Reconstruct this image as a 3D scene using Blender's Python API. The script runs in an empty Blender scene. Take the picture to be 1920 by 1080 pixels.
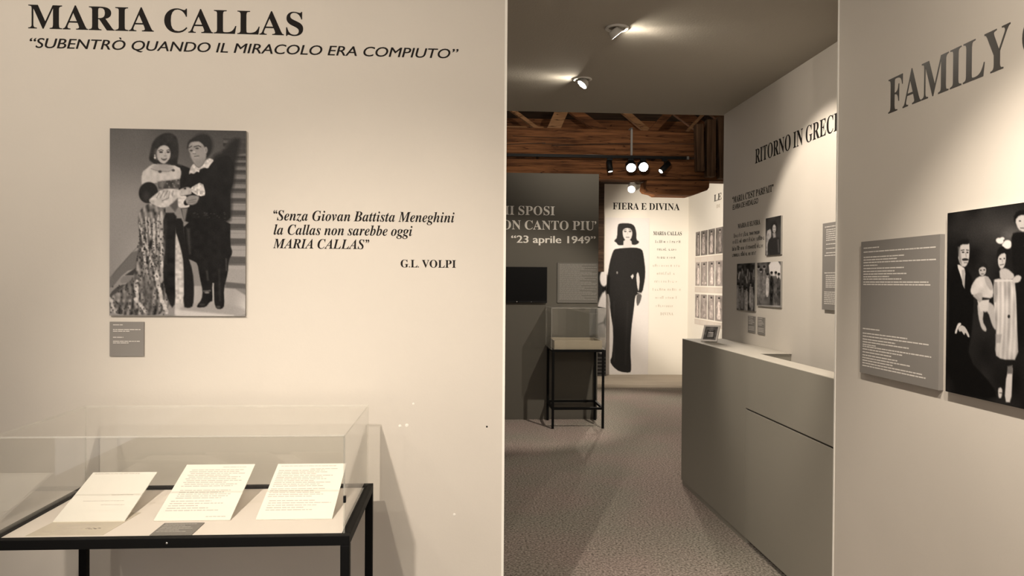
# An exhibition in grey rooms: left wall with a display case, niche with a desk, timber-roofed hall behind.
import bpy, bmesh, math, random
from mathutils import Vector, Matrix
C = bpy.context.scene.collection
S = bpy.context.scene
R = math.radians

# ---------------------------------------------------------------- camera, world, exposure
EYE = Vector((0.0, 0.0, 1.55))
YAW, PITCH, ROLL, FOCAL = 0.062775, 0.008571, 0.007, 1400.0      # radians; focal length in pixels of a 1920-wide frame
cam_data = bpy.data.cameras.new('camera'); cam = bpy.data.objects.new('camera', cam_data); C.objects.link(cam)
cam_data.sensor_width = 36.0; cam_data.lens = FOCAL/1920*36.0; cam_data.clip_start = 0.05; cam_data.clip_end = 60
_f = Vector((math.sin(YAW)*math.cos(PITCH), math.cos(YAW)*math.cos(PITCH), -math.sin(PITCH)))
_r0 = Vector((math.cos(YAW), -math.sin(YAW), 0)); _u0 = _r0.cross(_f)
_r = _r0*math.cos(ROLL)+_u0*math.sin(ROLL); _u = _r.cross(_f)
cam.matrix_world = Matrix(((_r.x, _u.x, -_f.x, EYE.x), (_r.y, _u.y, -_f.y, EYE.y), (_r.z, _u.z, -_f.z, EYE.z), (0, 0, 0, 1)))
S.camera = cam
S.view_settings.view_transform = 'Standard'; S.view_settings.look = 'None'
S.view_settings.exposure = 0.0; S.view_settings.gamma = 1.0; S.view_settings.use_curve_mapping = False
world = bpy.data.worlds.new('world'); S.world = world; world.use_nodes = True
world.node_tree.nodes['Background'].inputs[0].default_value = (1.0, 0.92, 0.87, 1)     # the rest of the dim exhibition behind the viewer
world.node_tree.nodes['Background'].inputs[1].default_value = 1.05
WARM = (1.0, 0.875, 0.738)

def spot(name, loc, target, watts, angle, blend=.6, radius=.03, color=WARM, parent=None):
    d = bpy.data.lights.new(name, 'SPOT'); d.energy = watts; d.spot_size = R(angle); d.spot_blend = blend
    d.shadow_soft_size = radius; d.color = color
    o = bpy.data.objects.new(name, d); C.objects.link(o)
    o.location = loc; o.rotation_euler = (Vector(target)-Vector(loc)).to_track_quat('-Z', 'Y').to_euler()
    if parent:
        o.parent = parent; o.location = Vector(loc)-ORG[parent.name]
    return o
# every lamp of the place: name, label, place under the ceiling, aim, watts of the beam, beam angle, blend, lens strength
DOWNLIGHTS = [
    ('first recessed ceiling spot, nearest to the viewer, tilted to the right wall', (.772, 3.813), (2.0, 4.02, 1.70), 132, 62, .35, 380),
    ('second recessed ceiling spot with its glowing lens turned to the left', (.746, 4.789), (-2.4, 4.25, 1.0), 30, 80, .5, 380),
    ('recessed ceiling spot out in front of the couple picture', (-.82, .02), (-.16, 2.73, .50), 400, 58, 1.0, 25),
    ('recessed ceiling spot out in front of the quotation', (.10, .75), (-.15, 2.73, 1.7), 48, 90, 1.0, 25),
    ('recessed ceiling spot out in front of the left end of the title', (-1.75, .75), (-1.2, 2.73, 2.3), 122, 90, 1.0, 25),
    ('recessed ceiling spot out in front of the family picture', (.75, 1.75), (1.673, 2.08, .25), 190, 82, .75, 25),
    ('recessed ceiling spot beside the viewer, turned to the right wall', (.75, .70), (1.673, 1.5, 2.3), 160, 120, 1.0, 60),
]

# ---------------------------------------------------------------- object helpers
ORG = {}
def link(o, org=(0, 0, 0), parent=None):
    C.objects.link(o); org = Vector(org)
    if parent is not None:
        o.parent = parent; o.location = org-ORG[parent.name]
    else:
        o.location = org
    ORG[o.name] = org
    return o
def tag(o, label=None, cat=None, group=None, kind=None):
    if label: o['label'] = label
    if cat: o['category'] = cat
    if group: o['group'] = group
    if kind: o['kind'] = kind
    return o
def thing(name, loc, label, cat, group=None):
    o = bpy.data.objects.new(name, None); o.empty_display_size = .1
    link(o, loc); return tag(o, label, cat, group)
class MB:
    """collects shapes, given in world metres, for ONE mesh object"""
    def __init__(s): s.v = []; s.f = []; s.m = []; s.sm = []
    def add(s, vs, fs, mi=0, smooth=False):
        b = len(s.v); s.v += [tuple(v) for v in vs]
        for f in fs: s.f.append(tuple(b+i for i in f)); s.m.append(mi); s.sm.append(smooth)
        return s
    def box(s, x0, x1, y0, y1, z0, z1, mi=0):
        x0, x1 = sorted((x0, x1)); y0, y1 = sorted((y0, y1)); z0, z1 = sorted((z0, z1))
        return s.add([(x0, y0, z0), (x1, y0, z0), (x1, y1, z0), (x0, y1, z0), (x0, y0, z1), (x1, y0, z1), (x1, y1, z1), (x0, y1, z1)],
                     [(3, 2, 1, 0), (4, 5, 6, 7), (0, 1, 5, 4), (1, 2, 6, 5), (2, 3, 7, 6), (3, 0, 4, 7)], mi)
    def slab(s, o, a, b, n, mi=0):
        """box from corner o with edge vectors a, b, n"""
        o, a, b, n = Vector(o), Vector(a), Vector(b), Vector(n)
        if a.cross(b).dot(n) < 0: a, b = b, a
        return s.add([o, o+a, o+a+b, o+b, o+n, o+a+n, o+a+b+n, o+b+n], [(3, 2, 1, 0), (4, 5, 6, 7), (0, 1, 5, 4), (1, 2, 6, 5), (2, 3, 7, 6), (3, 0, 4, 7)], mi)
    def prism(s, pts, off, mi=0, smooth=False):
        n = len(pts); off = Vector(off); p = [Vector(q) for q in pts]
        nrm = sum(((p[i]-p[0]).cross(p[i+1]-p[0]) for i in range(1, n-1)), Vector())
        if nrm.dot(off) > 0: p = p[::-1]
        s.add(p+[q+off for q in p], [tuple(range(n)), tuple(range(2*n-1, n-1, -1))]+[(i, n+i, n+(i+1) % n, (i+1) % n) for i in range(n)], mi, smooth)
        return s
    def lathe(s, base, axis, prof, n=24, mi=0, smooth=True):
        """prof: (radius, height along axis)"""
        ax = Vector(axis).normalized(); t = ax.orthogonal().normalized(); b = ax.cross(t); base = Vector(base); vs = []
        for r, h in prof:
            for k in range(n):
                a = 2*math.pi*k/n; vs.append(base+ax*h+(t*math.cos(a)+b*math.sin(a))*r)
        fs = [(i*n+k, i*n+(k+1) % n, (i+1)*n+(k+1) % n, (i+1)*n+k) for i in range(len(prof)-1) for k in range(n)]
        return s.add(vs, fs, mi, smooth)
    def rod(s, a, b, r, n=12, mi=0):
        a, b = Vector(a), Vector(b); L = (b-a).length
        return s.lathe(a, b-a, [(0.0001, 0), (r, 0), (r, L), (0.0001, L)], n, mi, False)
    def make(s, name, mats, org=(0, 0, 0), parent=None, bevel=0, seg=2):
        me = bpy.data.meshes.new(name); org = Vector(org) if parent is None or org != (0, 0, 0) else ORG[parent.name]
        me.from_pydata([Vector(v)-org for v in s.v], [], s.f)
        for m in (mats if isinstance(mats, (list, tuple)) else [mats]): me.materials.append(m)
        me.polygons.foreach_set('material_index', s.m); me.polygons.foreach_set('use_smooth', s.sm)
        me.update()
        o = bpy.data.objects.new(name, me); link(o, org, parent)
        if bevel:
            b = o.modifiers.new('bevel', 'BEVEL'); b.width = bevel; b.segments = seg; b.limit_method = 'ANGLE'; b.angle_limit = R(40)
        return o

# ---------------------------------------------------------------- materials
def mat(name, color, rough=.6, metal=0, bump=None, spec=.5, vary=0, vscale=3.0, emit=None):
    m = bpy.data.materials.new(name); m.use_nodes = True; nt = m.node_tree; b = nt.nodes['Principled BSDF']
    b.inputs['Base Color'].default_value = (*color, 1); b.inputs['Roughness'].default_value = rough; b.inputs['Metallic'].default_value = metal
    b.inputs['Specular IOR Level'].default_value = spec
    if emit:
        b.inputs['Emission Color'].default_value = (*emit[:3], 1); b.inputs['Emission Strength'].default_value = emit[3]
    tc = nt.nodes.new('ShaderNodeTexCoord')
    if vary:
        n = nt.nodes.new('ShaderNodeTexNoise'); n.inputs['Scale'].default_value = vscale; n.inputs['Detail'].default_value = 4
        nt.links.new(tc.outputs['Object'], n.inputs['Vector'])
        r = nt.nodes.new('ShaderNodeValToRGB'); r.color_ramp.elements[0].position = .3; r.color_ramp.elements[1].position = .7
        r.color_ramp.elements[0].color = (*[c*(1-vary) for c in color], 1); r.color_ramp.elements[1].color = (*[min(1, c*(1+vary)) for c in color], 1)
        nt.links.new(n.outputs['Fac'], r.inputs['Fac']); nt.links.new(r.outputs['Color'], b.inputs['Base Color'])
    if bump:
        n = nt.nodes.new('ShaderNodeTexNoise'); n.inputs['Scale'].default_value = bump[0]; n.inputs['Detail'].default_value = 3
        nt.links.new(tc.outputs['Object'], n.inputs['Vector'])
        u = nt.nodes.new('ShaderNodeBump'); u.inputs['Strength'].default_value = bump[1]; u.inputs['Distance'].default_value = .004
        nt.links.new(n.outputs['Fac'], u.inputs['Height']); nt.links.new(u.outputs['Normal'], b.inputs['Normal'])
    return m
def wood(name, dark, light, axis='X', scale=6.0, cracks=True):
    m = bpy.data.materials.new(name); m.use_nodes = True; nt = m.node_tree; b = nt.nodes['Principled BSDF']
    b.inputs['Roughness'].default_value = .8; b.inputs['Specular IOR Level'].default_value = .2
    tc = nt.nodes.new('ShaderNodeTexCoord'); mp = nt.nodes.new('ShaderNodeMapping')
    mp.inputs['Scale'].default_value = {'X': (.25, 4, 4), 'Y': (4, .25, 4), 'Z': (4, 4, .25)}[axis]
    nt.links.new(tc.outputs['Object'], mp.inputs['Vector'])
    n = nt.nodes.new('ShaderNodeTexNoise'); n.inputs['Scale'].default_value = scale; n.inputs['Detail'].default_value = 6; n.inputs['Roughness'].default_value = .62
    nt.links.new(mp.outputs['Vector'], n.inputs['Vector'])
    r = nt.nodes.new('ShaderNodeValToRGB'); e = r.color_ramp.elements
    e[0].position = .32; e[0].color = (*dark, 1); e[1].position = .68; e[1].color = (*light, 1)
    nt.links.new(n.outputs['Fac'], r.inputs['Fac'])
    n2 = nt.nodes.new('ShaderNodeTexNoise'); n2.inputs['Scale'].default_value = scale*.55; n2.inputs['Detail'].default_value = 2
    nt.links.new(mp.outputs['Vector'], n2.inputs['Vector'])
    r2 = nt.nodes.new('ShaderNodeValToRGB'); e = r2.color_ramp.elements
    e[0].position = .492; e[0].color = (1, 1, 1, 1); e[1].position = .508; e[1].color = (1, 1, 1, 1)
    if cracks: k = r2.color_ramp.elements.new(.5); k.color = (.12, .08, .06, 1)
    nt.links.new(n2.outputs['Fac'], r2.inputs['Fac'])
    mx = nt.nodes.new('ShaderNodeMixRGB'); mx.blend_type = 'MULTIPLY'; mx.inputs[0].default_value = 1
    nt.links.new(r.outputs['Color'], mx.inputs[1]); nt.links.new(r2.outputs['Color'], mx.inputs[2]); nt.links.new(mx.outputs['Color'], b.inputs['Base Color'])
    u = nt.nodes.new('ShaderNodeBump'); u.inputs['Strength'].default_value = .6; u.inputs['Distance'].default_value = .02
    nt.links.new(n.outputs['Fac'], u.inputs['Height']); nt.links.new(u.outputs['Normal'], b.inputs['Normal'])
    return m
def carpet():
    m = bpy.data.materials.new('carpet'); m.use_nodes = True; nt = m.node_tree; b = nt.nodes['Principled BSDF']
    b.inputs['Roughness'].default_value = 1; b.inputs['Specular IOR Level'].default_value = .05
    tc = nt.nodes.new('ShaderNodeTexCoord')
    n = nt.nodes.new('ShaderNodeTexNoise'); n.inputs['Scale'].default_value = 75; n.inputs['Detail'].default_value = 3; n.inputs['Roughness'].default_value = .7
    nt.links.new(tc.outputs['Object'], n.inputs['Vector'])
    r = nt.nodes.new('ShaderNodeValToRGB'); e = r.color_ramp.elements
    e[0].position = .30; e[0].color = (.055, .047, .040, 1); e[1].position = .70; e[1].color = (.60, .52, .47, 1)
    nt.links.new(n.outputs['Fac'], r.inputs['Fac'])
    n2 = nt.nodes.new('ShaderNodeTexNoise'); n2.inputs['Scale'].default_value = 1.3; n2.inputs['Detail'].default_value = 2
    nt.links.new(tc.outputs['Object'], n2.inputs['Vector'])
    r2 = nt.nodes.new('ShaderNodeValToRGB'); e = r2.color_ramp.elements
    e[0].position = .4; e[0].color = (.9, .95, .9, 1); e[1].position = .6; e[1].color = (1, .95, .94, 1)
    nt.links.new(n2.outputs['Fac'], r2.inputs['Fac'])
    mx = nt.nodes.new('ShaderNodeMixRGB'); mx.blend_type = 'MULTIPLY'; mx.inputs[0].default_value = 1
    nt.links.new(r.outputs['Color'], mx.inputs[1]); nt.links.new(r2.outputs['Color'], mx.inputs[2]); nt.links.new(mx.outputs['Color'], b.inputs['Base Color'])
    u = nt.nodes.new('ShaderNodeBump'); u.inputs['Strength'].default_value = .5; u.inputs['Distance'].default_value = .006
    nt.links.new(n.outputs['Fac'], u.inputs['Height']); nt.links.new(u.outputs['Normal'], b.inputs['Normal'])
    return m
def acrylic(name, tint, haze, hazecol=(.8, .8, .74)):
    """clear sheet: straight-through light, Fresnel reflection, a little surface haze"""
    m = bpy.data.materials.new(name); m.use_nodes = True; nt = m.node_tree; nt.nodes.clear(); N = nt.nodes.new; L = nt.links.new
    out = N('ShaderNodeOutputMaterial'); tr = N('ShaderNodeBsdfTransparent'); tr.inputs[0].default_value = (*tint, 1)
    gl = N('ShaderNodeBsdfGlossy'); gl.inputs['Roughness'].default_value = .02; gl.inputs['Color'].default_value = (.95, .95, .95, 1)
    df = N('ShaderNodeBsdfDiffuse'); df.inputs[0].default_value = (*hazecol, 1)
    geo = N('ShaderNodeNewGeometry'); ior = N('ShaderNodeMapRange'); ior.inputs['To Min'].default_value = 1.46; ior.inputs['To Max'].default_value = 1/1.46
    L(geo.outputs['Backfacing'], ior.inputs['Value'])
    fr = N('ShaderNodeFresnel'); L(ior.outputs['Result'], fr.inputs['IOR'])
    m1 = N('ShaderNodeMixShader'); m1.inputs[0].default_value = haze; L(tr.outputs[0], m1.inputs[1]); L(df.outputs[0], m1.inputs[2])
    m2 = N('ShaderNodeMixShader'); L(fr.outputs[0], m2.inputs[0]); L(m1.outputs[0], m2.inputs[1]); L(gl.outputs[0], m2.inputs[2])
    L(m2.outputs[0], out.inputs[0]); return m
def printed(name, rough=.45):
    m = bpy.data.materials.new(name); m.use_nodes = True; nt = m.node_tree; b = nt.nodes['Principled BSDF']
    b.inputs['Roughness'].default_value = rough; b.inputs['Specular IOR Level'].default_value = .08
    a = nt.nodes.new('ShaderNodeVertexColor'); a.layer_name = 'tone'; nt.links.new(a.outputs['Color'], b.inputs['Base Color']); return m
PAINT = (.565, .528, .472)
M = dict(
    wall=mat('wall_paint', PAINT, .85, bump=(140, .05), spec=.2, vary=.015),
    ceiling=mat('ceiling_paint', (.40, .375, .325), .95, bump=(90, .25), spec=.1),
    dark_wall=mat('charcoal_paint', (.105, .098, .082), .8, bump=(140, .05), spec=.25),
    counter=mat('counter_shaded', (.27, .255, .215), .7, bump=(140, .04), spec=.2), counter_top_lit=mat('counter_top_lit', (.50, .47, .41), .7, spec=.3),  # one desk finish: shade darkened into the front colour, lit tone on the top
    white=mat('white_paint', (.78, .76, .70), .7, spec=.3), far_wall=mat('cream_paint', (.72, .69, .62), .85, spec=.2),
    vinyl=mat('black_vinyl', (.011, .009, .008), .7, spec=.12), vinyl_satin=mat('satin_vinyl', (.030, .025, .019), .38, spec=.4), vinyl_brown=mat('brown_vinyl', (.10, .08, .06), .6), vinyl_white=mat('white_vinyl', (.78, .75, .68), .5), vinyl_grey=mat('faded_vinyl', (.42, .37, .30), .6),  # satin vinyl: light it reflects is partly lightened into its base colour
    panel=mat('grey_panel', (.205, .193, .178), .5, spec=.3), panel_ink=mat('pale_ink', (.58, .55, .51), .6), board_edge=mat('board_edge', (.25, .24, .22), .6),
    panel_dark=mat('dark_grey_panel', (.135, .128, .112), .55, spec=.3), ink_dark=mat('muted_ink', (.24, .23, .205), .6),
    steel=mat('black_steel', (.004, .004, .004), .6, spec=.10), black=mat('black_plastic', (.005, .005, .005), .5, spec=.15), screen=mat('screen_glass', (.002, .002, .002), .35, spec=.10),
    card=mat('display_card', (.86, .80, .735), .8, spec=.2), paper=mat('paper', (.92, .90, .83), .8, spec=.2), ivory=mat('ivory_paper', (.66, .60, .50), .8, spec=.2, vary=.06, vscale=14),
    type_ink=mat('faint_type', (.58, .53, .49), .8, spec=.2), scribble=mat('dark_pencil', (.12, .10, .09), .8, spec=.1),
    lamp_white=mat('lamp_white', (.62, .60, .56), .4), lamp_grey=mat('lamp_grey', (.16, .15, .135), .5), chrome=mat('chrome', (.75, .75, .74), .25, 1),
    silver=mat('silver_frame', (.78, .74, .70), .45), linen=mat('linen', (.33, .29, .22), .9, bump=(300, .3)), red=mat('led', (.3, .3, .3), .4),
    carpet=carpet(), boards=wood('pale_boards', (.36, .31, .25), (.50, .44, .36), 'X', 5, False),
    wood=wood('old_timber', (.045, .017, .006), (.25, .105, .040)), wood_y=wood('old_timber_y', (.035, .018, .010), (.15, .085, .045), 'Z'), wood_dark=wood('dark_timber', (.02, .012, .008), (.075, .045, .028)),
    wood_pale=wood('sawn_timber', (.17, .085, .036), (.38, .21, .10)),
    acrylic=acrylic('clear_acrylic', (.992, .992, .985), .008), acrylic_edge=acrylic('acrylic_edge', (.90, .90, .87), .24, (.92, .91, .85)),
    prnt=printed('photo_print'), pale_mark=mat('pale_mark', (.74, .72, .66), .7),
)
def glow(name, k, col=(1, .89, .74)):
    m = bpy.data.materials.new(name); m.use_nodes = True; nt = m.node_tree; nt.nodes.clear()
    e = nt.nodes.new('ShaderNodeEmission'); e.inputs[0].default_value = (*col, 1); e.inputs[1].default_value = k
    o = nt.nodes.new('ShaderNodeOutputMaterial'); nt.links.new(e.outputs[0], o.inputs[0]); return m
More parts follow.
